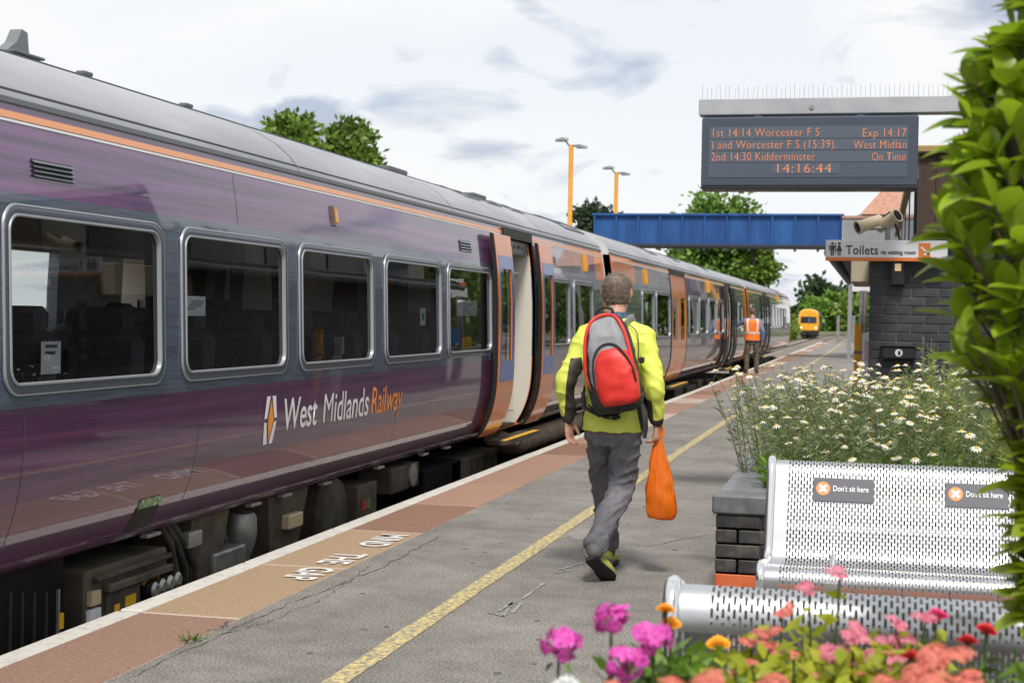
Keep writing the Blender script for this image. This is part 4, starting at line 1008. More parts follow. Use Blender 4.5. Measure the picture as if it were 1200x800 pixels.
for r_ in range(7):
    z = (r_+.5)*BH; red = (r_ == 2)
    x = 0.0; first = r_%2
    while x < PWD-.1:
        f = .5 if first else 1; first = 0
        if x+BW*f > PWD: break
        o = obj('brick', mrd if (red and f==1) else mbk[f], None, pl); o.location = (x+BW*f/2,.05+rr2.uniform(-.003,.003),z); x += BW*f
    y = .105; first = not r_%2
    while y < PLN-.1:
        f = .5 if first else 1; first = 0
        o = obj('brick', mrd if (red and f==1) else mbk[f], None, pl); o.location = (.05+rr2.uniform(-.003,.003),y+BW*f/2,z); o.rotation_euler = (0,0,math.pi/2); y += BW*f
me_c = MB().box((0,0,0),(.078,.245,CT),.008).mesh('coping_brick'); me_c.materials.append(m_cope)
me_c0 = MB().box((0,0,0),(.40,.245,CT),.010).mesh('coping_brick'); me_c0.materials.append(m_cope)
x = -.015; k = 0
while x < PWD:
    o = obj('coping_brick', me_c0, None, pl); o.location = (x+.20,.11,PT-CT/2+rr2.uniform(-.002,.002)); x += .405
y = .245
while y < PLN:
    o = obj('coping_brick', me_c, None, pl); o.location = (.115+rr2.uniform(-.003,.003),y+.04,PT-CT/2+rr2.uniform(-.002,.002)); o.rotation_euler = (0,0,math.pi/2); y += .084
MB().bx(.2,PWD-.2,.2,PLN-.2,PT-.25,PT-.07).build('soil', mat('soil',(.03,.022,.014),(.07,.05,.03),scale=20,rough=1,bump=1,bscale=30,bdist=.03), pl)
# ------------------------------------------------------------------ perforated steel benches
BL = 1.80
BP = [(-.01,.345),(-.035,.375),(-.045,.405),(-.035,.435),(-.005,.455),(.05,.458),(.20,.435),(.34,.415),(.40,.418),(.435,.44),(.455,.48),(.49,.58),(.53,.69),(.562,.78),(.578,.815),(.603,.838),(.635,.843),(.663,.828),(.682,.80),(.690,.765),(.688,.73)]
def spline(pts, n):
    P = [Vector((0,a,b)) for a,b in pts]; out_ = []
    for i in range(len(P)-1):
        a, b, c, d = P[max(i-1,0)], P[i], P[i+1], P[min(i+2,len(P)-1)]
        for k in range(n):
            t_ = k/n; out_.append(.5*((2*b)+(c-a)*t_+(2*a-5*b+4*c-d)*t_*t_+(3*b-a-3*c+d)*t_**3))
    out_.append(P[-1]); return out_
cur = spline(BP, 8); acc = [0.0]
for a, b in zip(cur, cur[1:]): acc.append(acc[-1]+(b-a).length)
tot = acc[-1]; pyy = np.array([p.y for p in cur]); pzz = np.array([p.z for p in cur]); acc = np.array(acc)
pitch, gap, cw, sw = .0325, .0100, .0132, .0064
nh = int(tot/(pitch/2)); us = []; kind_ = []
for h in range(nh):
    u0 = h*pitch/2
    us += [u0, u0+gap/2, u0+pitch/2-gap/2]
us.append(nh*pitch/2); us = np.array(us)
ncol = int((BL-.14)/cw); xs_ = []
for c in range(ncol): xs_ += [.07+c*cw, .07+c*cw+(cw-sw)]
xs_ = [0.0]+xs_+[BL-.07,BL]; xs_ = np.array(sorted(xs_))
yy_ = np.interp(us,acc,pyy); zz_ = np.interp(us,acc,pzz)
nx_, nu_ = len(xs_), len(us)
V = np.zeros((nx_,nu_,3)); V[:,:,0] = xs_[:,None]; V[:,:,1] = yy_[None,:]; V[:,:,2] = zz_[None,:]
I_, J_ = np.meshgrid(np.arange(nx_-1),np.arange(nu_-1),indexing='ij')
col_ = (I_-2)//2; isslot = ((I_-2)%2 == 0) & (I_ >= 2) & (I_ < 2*ncol)
hh_ = J_//3; sub_ = J_%3; ph = (hh_+col_)%2
cut = isslot & ~(((ph==0)&(sub_==0)) | ((ph==1)&(sub_==2))) & (J_ > 2) & (J_ < nu_-5)
keep = ~cut; id_ = lambda i,j: i*nu_+j
Fq = np.stack([id_(I_,J_),id_(I_+1,J_),id_(I_+1,J_+1),id_(I_,J_+1)],-1)[keep]
me_plate = np_mesh('plate', V.reshape(-1,3), Fq, True)
m_bench = mat('bench_steel', (0.50,0.51,0.53), (0.60,0.61,0.63), scale=3, rough=.36, metal=.9)
m_chrome = mat('bench_rim', (0.78,0.79,0.80), rough=.16, metal=.95)
me_plate.materials.append(m_bench)
rim = [(0,p.y,p.z) for p in cur[::4]]
me_rim = MB().tube(rim,[.021]*len(rim),10,up=(1,0,0)).mesh('end_rail',40); me_rim.materials.append(m_chrome)
def bench(label, x, y, rz):
    t_ = thing('bench', label, 'bench', (x,y,0), rz, 'perforated steel benches')
    obj('perforated_plate', me_plate, None, t_)
    for xx in (0,BL): o = obj('end_rail', me_rim, None, t_); o.location = (xx,0,0)
    for xx in (.02,BL-.02): MB().bx(xx-.012,xx+.012,-.005,.02,.33,.40).build('end_tab', m_chrome, t_)
    MB().cyl((0,.30,.37),(BL,.30,.37),.032,n=12).build('beam', m_chrome, t_, 40)
    MB().cyl((0,.52,.56),(BL,.52,.56),.016,n=10).build('back_rail', m_chrome, t_, 40)
    for xx in (.28,BL-.28):
        MB().tube([(xx,.30,.38),(xx,.30,.03)],.03,10).build('leg', m_chrome, t_, 40)
        MB().box((xx,.30,.018),(.07,.55,.035),.012).build('foot', m_chrome, t_)
        MB().tube([(xx,.30,.38),(xx,.46,.45),(xx,.53,.62)],.014,8).build('back_bracket', m_chrome, t_, 40)
    return t_
BBY = 6.42; bq = at_y(905,545,BBY+.6)
bB = bench("bench with two don't sit here notices in front of the brick planter", bq.x, BBY, 0)
BAY = 4.29; aq = at_y(789,676,BAY-.65)
bA = bench('bench seen from behind, its rolled back rising over the pink flowers', aq.x+BL, BAY, math.pi)
m_note = mat('notice_grey', (0.105,0.105,0.125), rough=.45)
def bpt(x, u, off):
    y_, z_ = float(np.interp(u,acc,pyy)), float(np.interp(u,acc,pzz)); y2, z2 = float(np.interp(u+.01,acc,pyy)), float(np.interp(u+.01,acc,pzz))
    d = Vector((0,y2-y_,z2-z_)).normalized(); n_ = Vector((0,-d.z,d.y)); return Vector((x,y_,z_))+n_*off
ub = float(np.interp(.775,pzz[np.argmax(pzz>.5):np.argmax(pzz)],acc[np.argmax(pzz>.5):np.argmax(pzz)]))
xs1 = [at_y(953,575,BBY+.53).x-bq.x, at_y(1108,580,BBY+.53).x-bq.x]
for x0_ in xs1 + [2*xs1[1]-xs1[0]]:
    w_, h_ = .262, .104
    if x0_+w_ > BL: continue
    nt_ = MB().loft([[bpt(x0_,ub-h_,.004),bpt(x0_+w_,ub-h_,.004),bpt(x0_+w_,ub,.004),bpt(x0_,ub,.004)],[bpt(x0_,ub-h_,.007),bpt(x0_+w_,ub-h_,.007),bpt(x0_+w_,ub,.007),bpt(x0_,ub,.007)]]).build('notice', m_note, bB)
    cx_, cu_ = x0_+.043, ub-h_*.46
    disc = [bpt(cx_+.031*math.cos(a),cu_+.031*math.sin(a),.0085) for a in np.linspace(0,2*math.pi,24,endpoint=False)]
    MB().add(disc,[tuple(range(24))]).build('orange_disc', mat('disc_orange',(.80,.30,.10),rough=.5), nt_)
    cr_ = MB()
    for a in (R(45),R(-45)):
        ca, sa = math.cos(a), math.sin(a)
        cr_.add([bpt(cx_+ca*p-sa*q,cu_+sa*p+ca*q,.0095+.0006*(a>0)) for p,q in ((-.021,-.006),(.021,-.006),(.021,.006),(-.021,.006))],[(0,1,2,3)])
    cr_.build('cross', m_txt_w, nt_)
    me = text_mesh("Don't sit here",.036,1.0,.0005,1.02,res=4); w2_ = max(v.co.x for v in me.vertices)
    map_mesh(me, lambda x,y,z: bpt(x0_+.085+x*.155/w2_, cu_-.010+y, .009)); obj('lettering', me, m_txt_w, nt_)
# ------------------------------------------------------------------ vegetation
def unit(n, rng):
    v = rng.normal(size=(n,3)); return v/np.linalg.norm(v,axis=1,keepdims=True)
def leaf_mesh(name, P, D, L_, W_, rng, fold=.25):
    """one diamond leaf of two triangles pairs at each point P, along D"""
    n = len(P); side = np.cross(D, unit(n,rng)); side /= np.linalg.norm(side,axis=1,keepdims=True)+1e-9
    nor = np.cross(side, D); L_ = np.asarray(L_).reshape(-1,1)*np.ones((n,1)); W_ = np.asarray(W_).reshape(-1,1)*np.ones((n,1))
    a = P; m_ = P + D*L_*.5 - nor*W_*fold; b = m_ + side*W_ + nor*W_*fold*2; c = P + D*L_; d = m_ - side*W_ + nor*W_*fold*2
    V = np.stack([a,b,c,d],1).reshape(-1,3); i = np.arange(n)*4
    F = np.stack([i,i+1,i+2,i+3],1)
    return np_mesh(name, V, F)
m_bark = mat('bark', (0.07,0.055,0.04), (0.14,0.11,0.085), scale=6, rough=.95, bump=.5, bscale=12, stretch=(1,1,.3))
def crown_pts(rng, rx, ry, rz, ncl, per, spread, hollow=.35):
    u = unit(ncl,rng); r_ = hollow+(1-hollow)*rng.random((ncl,1))**.6
    C = u*r_*np.array([[rx,ry,rz]])
    C[:,2] = np.where(C[:,2]<-rz*.6, -rz*.6*rng.random(ncl), C[:,2])
    s_ = spread*(.55+.75*rng.random(ncl))
    P = (C[:,None,:] + rng.normal(size=(ncl,per,3))*s_[:,None,None]*np.array([1,1,.75])).reshape(-1,3)
    return C, P
def tree(name, label, loc, h, rx, rz, m_leaf, ncl=60, per=90, leaf=.30, seed=1, group=None, ry=None, trunk_r=None, base=None, cat='tree'):
    rng = np.random.default_rng(seed); t_ = thing(name, label, cat, loc, 0, group)
    ry = ry or rx; cz = h-rz
    C, P = crown_pts(rng, rx*.85, ry*.85, rz*.85, ncl, per, rx*.16)
    out_ = P/np.array([rx,ry,rz]); D = out_*.6 + unit(len(P),rng)*.8 + np.array([0,0,.1]); D /= np.linalg.norm(D,axis=1,keepdims=True)
    P[:,2] += cz
    obj('crown', leaf_mesh('crown',P,D,leaf*(.6+.8*rng.random(len(P))),leaf*.32,rng), m_leaf, t_)
    tr = trunk_r or h*.022; mb = MB(); z0 = base if base is not None else -1.3
    mb.tube([(0,0,z0-loc[2]),(.05*rx,0,h*.3),(0,.05*rx,cz),(0,0,cz+rz*.5)],[tr*1.3,tr,tr*.6,tr*.15],9)
    for c in C[::max(1,ncl//12)]:
        z_ = h*.3+.3*max(0,c[2]+cz-h*.3); mb.tube([(0,0,z_),(c[0]*.5,c[1]*.5,(z_+c[2]+cz)/2+.05*rz),(c[0],c[1],c[2]+cz)],[tr*.5,tr*.3,tr*.08],6)
    mb.build('trunk', m_bark, t_, 50)
    return t_
lf_mid = leafmat('leaf_mid_green',(.07,.135,.02),(.22,.34,.05),scale=.9)
lf_dark = leafmat('leaf_dark_green',(.03,.065,.03),(.08,.14,.055),scale=.7)
lf_fresh = leafmat('leaf_fresh_green',(.075,.17,.025),(.23,.39,.06),scale=.7)
lf_yel = leafmat('leaf_yellow_green',(.13,.22,.035),(.30,.42,.08),scale=.8)
lf_blue = leafmat('leaf_grey_green',(.03,.055,.035),(.08,.12,.06),scale=.9)
def tree_px(px_c, py_top, depth, wpx, hpx, lb, m_, seed, nm='broadleaf_tree', group=None, ncl=60, per=90, leaf=None, **k):
    d = ray(px_c, py_top); p = CP + d*(depth/d.dot(CF)); 
    rx = wpx/2*depth/FPX; rz = hpx/2*depth/FPX
    return tree(nm, lb, (p.x,p.y,0), p.z, rx, rz, m_, ncl, per, leaf or depth*.0042, seed, group, **k)
tree_px(345,131,45,68,90,'slender poplar like tree with feathery top behind the carriage roof',lf_mid,3,ncl=46,per=90,leaf=.22)
tree_px(405,139,47,78,100,'rounded leafy tree beside the feathery tree behind carriage roof',lf_mid,4,ncl=60,per=100,leaf=.22)
tree_px(699,230,92,62,90,'dark narrow tree between the two yellow lamp posts',lf_blue,5,nm='conifer_tree',ncl=50,per=80,leaf=.38)
tree_px(842,222,150,135,170,'broad bright green tree rising behind the blue footbridge',lf_fresh,6,ncl=110,per=110,leaf=.62)
tree_px(885,262,146,55,100,'smaller green tree under the bridge at the right of broad tree',lf_mid,16,ncl=40,per=80,leaf=.5)
tree_px(965,326,430,52,60,'tall dark tree on the skyline behind the oncoming train',lf_dark,7,ncl=60,per=70,leaf=1.9)
tree_px(1003,331,445,40,50,'grey green tree on the skyline beside the dark tall tree',lf_blue,8,ncl=50,per=70,leaf=1.9)
G2 = 'bright green trees at the bend in the railway'
for k,(px,py,dp,wp,hp,m_,lb) in enumerate(((958,343,395,40,60,lf_fresh,'bright green tree at the bend directly behind the yellow train'),(980,341,400,44,60,lf_fresh,'rounded bright green tree at the bend between yellow train and grey posts'),(1000,347,390,40,55,lf_yel,'yellow green tree at the bend behind grey posts'),(1024,345,385,50,60,lf_fresh,'fresh green tree at the bend hidden by the brick building'),(940,352,410,34,50,lf_dark,'dark green tree at the bend between last carriage and yellow train'))):
    tree_px(px,py,dp,wp,hp,lb,m_,20+k,group=G2,ncl=46,per=70,leaf=1.7)
for k,(px,py,dp,wp,hp,m_) in enumerate(((926,366,190,18,40,lf_yel),(917,356,170,24,50,lf_mid),(903,350,140,34,60,lf_mid))):
    tree_px(px,py,dp,wp,hp,('yellow green lineside bush','green lineside bush','tall green lineside bush')[k]+' just beyond the last carriage',m_,40+k,nm='lineside_bush',group='lineside bushes',ncl=30,per=70,leaf=.45,cat='bush')
# trees behind the platform fence on the right: they show in the carriage windows
G3 = 'trees along the station boundary'
proto = tree('boundary_tree','leafy tree in the row along the station boundary fence',(9.5,36,0),5.8,3.0,2.8,lf_mid,ncl=90,per=100,leaf=.36,seed=60,group=G3,cat='tree',base=0)
for k,(x,y,s_,rz_) in enumerate(((10.5,45,1.0,.7),(9.0,54,.85,2.0),(11,63,1.05,3.1),(9.3,72,.9,4.2),(10.8,82,1.1,5.2),(9.0,92,.9,.3),(12,103,1.2,1.4),(8,116,1.5,2.2),(9.5,130,1.8,3.3),(8.5,146,1.7,.4),(10,163,2.0,1.9),(9.5,182,1.9,5.0),(12,204,2.2,2.7),(16,228,2.2,3.9),(20,252,2.2,.8),(25,280,2.4,1.2),(31,310,2.4,2.9),(40,345,2.6,4.1))):
    c = copy_tree(proto); c.location = (x,y,0); c.scale = (s_,s_,s_); c.rotation_euler = (0,0,rz_)
# boundary fence panels
m_fence = mat('fence_timber',(.10,.08,.06),(.17,.14,.10),scale=4,rough=.9,stretch=(1,1,.2))
fe = thing('boundary_fence','weathered timber boundary fence at the back of the platform','fence',(6.4,27,0))
for k in range(7):
    MB().bx(-.02,.02,k*1.8,k*1.8+1.76,.05,1.7).build('fence_panel', m_fence, fe)
    MB().bx(-.06,.06,k*1.8-.05,k*1.8+.05,0,1.8).build('fence_post', m_fence, fe)
# ------------------------------------------------------------------ laurel shrub at the right
lm = mat('laurel_leaf',(.18,.32,.012),(.50,.61,.04),scale=5,rough=.34,trans=.45,lo=.3,hi=.7,detail=8,spec=.6,rnd=.32)
def laurel_leaf_mesh(ln, wd, bendv):
    st = 6; V = []; F = []
    for i in range(st+1):
        f = i/st; w_ = wd*math.sin(math.pi*min(1,f*.92+.06))**.8*(1 if f<1 else .05); y = ln*f; z = -bendv*f*f*ln
        V += [(-w_,y,z+w_*.28),(0,y,z),(w_,y,z+w_*.28)]
    for i in range(st):
        for j in range(2): a = i*3+j; F.append((a,a+1,a+4,a+3))
    mb = MB().add(V,F); me = mb.mesh('leaf',80); me.materials.append(lm); return me
LV = [laurel_leaf_mesh(.078,.0205,.15),laurel_leaf_mesh(.068,.0195,-.10),laurel_leaf_mesh(.086,.0215,.3)]
SHX, SHY = at_y(1232,400,2.95).x, 2.95
sh = thing('laurel_shrub','tall glossy green laurel shrub leaning in beside the bench','shrub',(SHX,SHY,0))
rl = random.Random(21); stems = MB(); tips = []
EDGE_PX = ((0,1172),(60,1128),(100,1104),(150,1100),(200,1088),(250,1070),(300,1076),(350,1082),(400,1078),(430,1100),(480,1165),(520,1172),(580,1166),(620,1182),(660,1198),(700,1220))
_ez = [at_y(1150,py,SHY).z for py,_ in EDGE_PX]; _ew = [SHX-at_y(px+30,py,SHY).x for py,px in EDGE_PX]
def left_edge(z):   # crown half-width with the uneven outline, narrowing to the foot
    if z > _ez[0]: return _ew[0]*max(.3,1-(z-_ez[0])*3)
    return max(.03,float(np.interp(z,_ez[::-1],_ew[::-1])))
for k in range(460):
    z = rl.uniform(.93,2.34); a = rl.uniform(0,2*math.pi); rad = left_edge(z)*(.62+.38*math.sqrt(rl.random()))*(1+.06*math.sin(z*11+a*2))
    tips.append(Vector((math.cos(a)*rad*1.0, math.sin(a)*rad*.85, z)))
leaves = []
for tp in tips:
    o0 = Vector((tp.x*.25,tp.y*.25,max(.6,tp.z-.22))); stems.tube([o0,o0.lerp(tp,.6)+Vector((0,0,.02)),tp],[.004,.003,.002],5)
    up = (Vector((tp.x,tp.y,0)).normalized()*.75+Vector((0,0,.75))).normalized()
    for j in range(rl.choice([4,5,6])):
        az = j*2.4+rl.uniform(-.4,.4); el = rl.uniform(.45,1.25)
        b1 = up.orthogonal().normalized(); b2 = up.cross(b1)
        d = (up*math.sin(el)+(b1*math.cos(az)+b2*math.sin(az))*math.cos(el)+Vector((0,0,.15))).normalized()
        leaves.append((tp-up*.012*j, d, rl.randrange(3), rl.uniform(.55,1.2)))
stems.tube([(0,0,.45),(.02,0,.9),(0,.02,1.5),(0,0,2.15)],[.022,.018,.012,.004],8)
stems.build('stem', m_bark, sh, 60)
def leaf_mat(p, d, s_):
    y_ = d; x_ = y_.cross(Vector((0,0,1))); x_ = x_.normalized() if x_.length > 1e-4 else Vector((1,0,0)); z_ = x_.cross(y_)
    tw = rl.uniform(-.5,.5); x2 = x_*math.cos(tw)+z_*math.sin(tw); z2 = x2.cross(y_)
    M = Matrix(((x2.x,y_.x,z2.x,p.x),(x2.y,y_.y,z2.y,p.y),(x2.z,y_.z,z2.z,p.z),(0,0,0,1))); return M @ Matrix.Scale(s_,4)
leaves.sort(key=lambda q: -(q[0].x*(-.75)+q[0].y*(-.65)))      # those turned to the bench and the platform first
rest = MB()
for i,(p,d,k,s_) in enumerate(leaves):
    M = leaf_mat(p,d,s_)
    if i < 300:
        o = bpy.data.objects.new('leaf', LV[k]); COL.objects.link(o); o.parent = sh; o.matrix_local = M
    else:
        me = LV[k]; rest.add([M @ v.co for v in me.vertices],[tuple(q.vertices) for q in me.polygons])
ro = rest.build('foliage', lm, sh, 80); ro['kind'] = 'stuff'
# ------------------------------------------------------------------ daisies in the brick planter
m_petal = mat('daisy_petal',(.78,.77,.70),rough=.6,trans=.2); m_eye = mat('daisy_eye',(.62,.36,.02),(.75,.50,.05),scale=300,rough=.8)
m_fern = leafmat('daisy_foliage',(.07,.11,.045),(.36,.43,.19),scale=11,trans=.42)
m_weedy = leafmat('weedy_foliage',(.15,.22,.04),(.52,.56,.19),scale=9,trans=.42)
m_lush = leafmat('lush_foliage',(.055,.15,.012),(.28,.46,.06),scale=9,trans=.42)
def daisy_meshes(r_, n, droop):
    mb = MB()
    for k in range(n):
        a = 2*math.pi*k/n; ca, sa = math.cos(a), math.sin(a); w_ = r_*.17
        for (r0,r1,w0,w1,z0,z1) in ((r_*.28,r_*.7,w_*.6,w_,0,-droop*.3*r_),(r_*.7,r_,w_,w_*.5,-droop*.3*r_,-droop*r_)):
            mb.add([(ca*r0-sa*w0,sa*r0+ca*w0,z0),(ca*r0+sa*w0,sa*r0-ca*w0,z0),(ca*r1+sa*w1,sa*r1-ca*w1,z1),(ca*r1-sa*w1,sa*r1+ca*w1,z1)],[(0,1,2,3)])
    me = mb.mesh('petals'); me.materials.append(m_petal)
    e_ = MB().lathe([(r_*.34,-.002),(r_*.33,r_*.10),(r_*.22,r_*.22),(r_*.02,r_*.27)],(0,0,0),9).mesh('eye',60); e_.materials.append(m_eye)
    return me, e_
DM = [daisy_meshes(.025,11,.15),daisy_meshes(.022,10,.55),daisy_meshes(.027,12,.3)]
def stems_and_leaves(rng, n, h0, h1, rad, leafl, leafw, lean=.25, per=14, wisp=False):
    """returns tips, stem mesh builder and arrays for small leaves"""
    mb = MB(); tips = []; LP = []; LD = []
    for k in range(n):
        a = rng.uniform(0,6.283); r0 = rad*.45*math.sqrt(rng.random()); h = rng.uniform(h0,h1); l_ = lean*h*rng.uniform(.3,1.0)
        p0 = Vector((math.cos(a)*r0,math.sin(a)*r0,0)); a2 = a+rng.uniform(-.8,.8); p2 = p0+Vector((math.cos(a2)*l_,math.sin(a2)*l_,h)); p1 = p0.lerp(p2,.5)+Vector((0,0,h*.08))
        mb.tube([p0,p1,p2],[.0028,.0022,.0016],3,cap=False); tips.append((p2,(p2-p1).normalized()))
        for j in range(per):
            f = rng.uniform(.02,.9); p = p0.lerp(p1,f*2) if f<.5 else p1.lerp(p2,f*2-1); az = rng.uniform(0,6.283)
            LP.append(p); d = Vector((math.cos(az),math.sin(az),rng.uniform(.1,.9))).normalized(); LD.append(d)
    return tips, mb, np.array(LP), np.array(LD)
def plant(name, label, cat, loc, group, n, h0, h1, rad, m_leaf, ll, lw, seed, per=14, lean=.25):
    rr_ = random.Random(seed); rng = np.random.default_rng(seed)
    t_ = thing(name,label,cat,loc,0,group); tips, mb, LP, LD = stems_and_leaves(rr_, n, h0, h1, rad, ll, lw, lean, per)
    mb.build('stem', m_leaf, t_)
    obj('foliage', leaf_mesh('foliage',LP,LD,ll*(.5+rng.random(len(LP))),lw,rng), m_leaf, t_)
    return t_, tips, rr_
soil = PT-.07
def flower_on(t_, tip, d, me, rr_, tilt=.5):
    up = (d+Vector((rr_.uniform(-tilt,tilt),rr_.uniform(-tilt,tilt),.6))).normalized(); s_ = rr_.uniform(.8,1.2)
    o = obj('flower', me[0], None, t_); o.location = tip; o.rotation_euler = up.to_track_quat('Z','Y').to_euler(); o.scale = (s_,s_,s_)
    e_ = obj('eye', me[1], None, o); return o
def pos(px, py, z): return at_z(px,py,z)
rp_ = random.Random(31)
cl = []
for gy in range(8):
    for gx in range(5):
        cl.append((px0+.20+gx*.24+rp_.uniform(-.07,.07), PYF+.36+gy*.46+rp_.uniform(-.12,.12)))
cl = [(x,y) for x,y in cl if not (y < PYF+.72 and x < px0+.42) and not (y < PYF+1.0 and x < px0+.30)]
for k,(x,y) in enumerate(cl):
    hh_ = .50+.08*rp_.random()
    t_, tips, rr_ = plant('daisy_clump','clump of white daisies with yellow eyes growing in the brick planter','flowers',(x,y,soil),'daisy clumps in the brick planter',22,hh_*.45,hh_*1.22,.30,m_fern,.05,.0045,100+k,per=28,lean=.5)
    for tp,d in tips[:rr_.choice([12,14,16])]: flower_on(t_,tp,d,DM[rr_.randrange(3)],rr_)
for k in range(18):
    x = px0+.85+rp_.random()*1.6; y = PYF+.35+k*.21
    plant('weedy_plant','pale yellow green weedy plant growing behind the bench','plant',(x,y,soil),'weedy plants in the brick planter',28,.35,.60,.32,m_weedy,.05,.007,200+k,per=36,lean=.4)
for k in range(13):
    x = px0+.36+k*.15+rp_.uniform(-.05,.05); y = PYF+.32+rp_.random()*.2
    plant('leafy_plant','low lush green leafy plant at the front of the brick planter','plant',(x,y,soil),'low leafy plants along the planter front',20,.10,.26,.20,m_lush,.075,.011,300+k,per=16,lean=.5)
x,y = at_y(1105,400,PYF+1.4).x, PYF+1.4
plant('tall_weed','tall wispy pale weed in front of the black ash bin','plant',(x,y,soil),None,16,.65,.88,.16,m_weedy,.045,.006,260,per=40,lean=.12)
# ------------------------------------------------------------------ foreground planter and its flowers
FPZ = .66
ft = thing('timber_planter','dark timber trough planter filled with pink and orange flowers','planter',(.28,2.42,0))
m_tim = mat('planter_timber',(.06,.04,.025),(.12,.085,.055),scale=5,rough=.8,stretch=(.3,1,3))
for k in range(4):
    z0 = .02+k*.16
    for q in (-1,1):
        MB().bx(-.95,.95,q*.55-.02,q*.55+.02,z0,z0+.155,.004).build('plank', m_tim, ft)
        MB().bx(q*.93-.02,q*.93+.02,-.53,.53,z0,z0+.155,.004).build('plank', m_tim, ft)
for sx_ in (-1,1):
    for sy_ in (-1,1): MB().bx(sx_*.90-.03,sx_*.90+.03,sy_*.50-.03,sy_*.50+.03,0,.655).build('corner_post', m_tim, ft)
MB().bx(-.91,.91,-.53,.53,.08,.60).build('soil', MATS['soil'], ft)
def floret_head(rng, r_, n, petal, dome=.6, pn=5):
    mb = MB()
    for k in range(n):
        u_ = math.sqrt((k+.5)/n); a = k*2.39996; x,y = r_*u_*math.cos(a), r_*u_*math.sin(a); z = r_*dome*(1-u_*u_)+rng.uniform(-.1,.1)*r_
        nrm = Vector((x,y,r_*.8)).normalized(); q = nrm.to_track_quat('Z','Y').to_matrix(); c = Vector((x,y,z))
        for j in range(pn):
            b_ = 2*math.pi*j/pn+k; ps = [(0,0,0),(petal*.60*math.cos(b_-.62),petal*.60*math.sin(b_-.62),petal*.12),(petal*math.cos(b_-.38),petal*math.sin(b_-.38),petal*.05),(petal*math.cos(b_+.38),petal*math.sin(b_+.38),petal*.05),(petal*.60*math.cos(b_+.62),petal*.60*math.sin(b_+.62),petal*.12)]
            mb.add([c+q@Vector(p) for p in ps],[(0,1,2,3,4)])
    return mb
def phlox_head(rng, r_):
    mb = MB(); pet = r_*.36
    for k in range(25):
        v = Vector((rng.gauss(0,1),rng.gauss(0,1),rng.gauss(.35,.8))).normalized(); c = Vector((v.x*r_*.85,v.y*r_*.85,v.z*r_*.62))*rng.uniform(.75,1.1)
        n_ = (v+Vector((0,-.5,.2))+Vector((rng.uniform(-.4,.4),rng.uniform(-.4,.4),rng.uniform(-.4,.4)))).normalized(); q = n_.to_track_quat('Z','Y').to_matrix(); p_ = pet*rng.uniform(.75,1.1)
        for j in range(5):
            b_ = 2*math.pi*j/5+k
            mb.add([c+q@Vector(p) for p in ((0,0,-p_*.1),(p_*.6*math.cos(b_-.6),p_*.6*math.sin(b_-.6),p_*.05),(p_*math.cos(b_-.35),p_*math.sin(b_-.35),0),(p_*math.cos(b_+.35),p_*math.sin(b_+.35),0),(p_*.6*math.cos(b_+.6),p_*.6*math.sin(b_+.6),p_*.05))],[(0,1,2,3,4)])
        mb.tube([(0,0,-r_*.6),c-n_*p_*.1],[r_*.03,r_*.05],4)
    return mb
def ruffled_head(r_, rows=4):
    mb = MB()
    for k in range(rows):
        rr_ = r_*(1-.2*k); n = max(6,int(15-2.5*k)); z = r_*.14*k
        for j in range(n):
            a = 2*math.pi*j/n+k*.3; w_ = rr_*.24; ca,sa = math.cos(a),math.sin(a)
            mb.add([(0,0,z-.003),(ca*rr_*.7-sa*w_,sa*rr_*.7+ca*w_,z+r_*.10),(ca*rr_,sa*rr_,z+r_*(.02+.05*k)),(ca*rr_*.7+sa*w_,sa*rr_*.7-ca*w_,z+r_*.10)],[(0,1,2,3)])
    return mb
m_mag = mat('petal_magenta',(.60,.035,.36),(.78,.14,.56),scale=60,rough=.6,trans=.2)
m_mar = mat('petal_marigold',(.85,.36,.005),(.92,.50,.02),scale=80,rough=.6,trans=.15)
m_sal = mat('petal_salmon',(.60,.12,.10),(.76,.26,.18),scale=60,rough=.6,trans=.2)
m_pink = mat('petal_pink',(.62,.13,.22),(.80,.30,.38),scale=60,rough=.6,trans=.2)
m_redp = mat('petal_red',(.52,.01,.02),(.68,.03,.03),scale=60,rough=.55,trans=.1)
m_cer = mat('petal_cerise',(.70,.02,.16),(.82,.08,.26),scale=60,rough=.55,trans=.1)
m_wht = mat('petal_white',(.70,.72,.70),rough=.6,trans=.2)
m_lime = leafmat('lime_foliage',(.24,.30,.015),(.55,.56,.05),scale=14,trans=.4)
m_gstem = leafmat('stem_green',(.04,.08,.02),(.09,.15,.035),scale=9)
rf_ = random.Random(77)
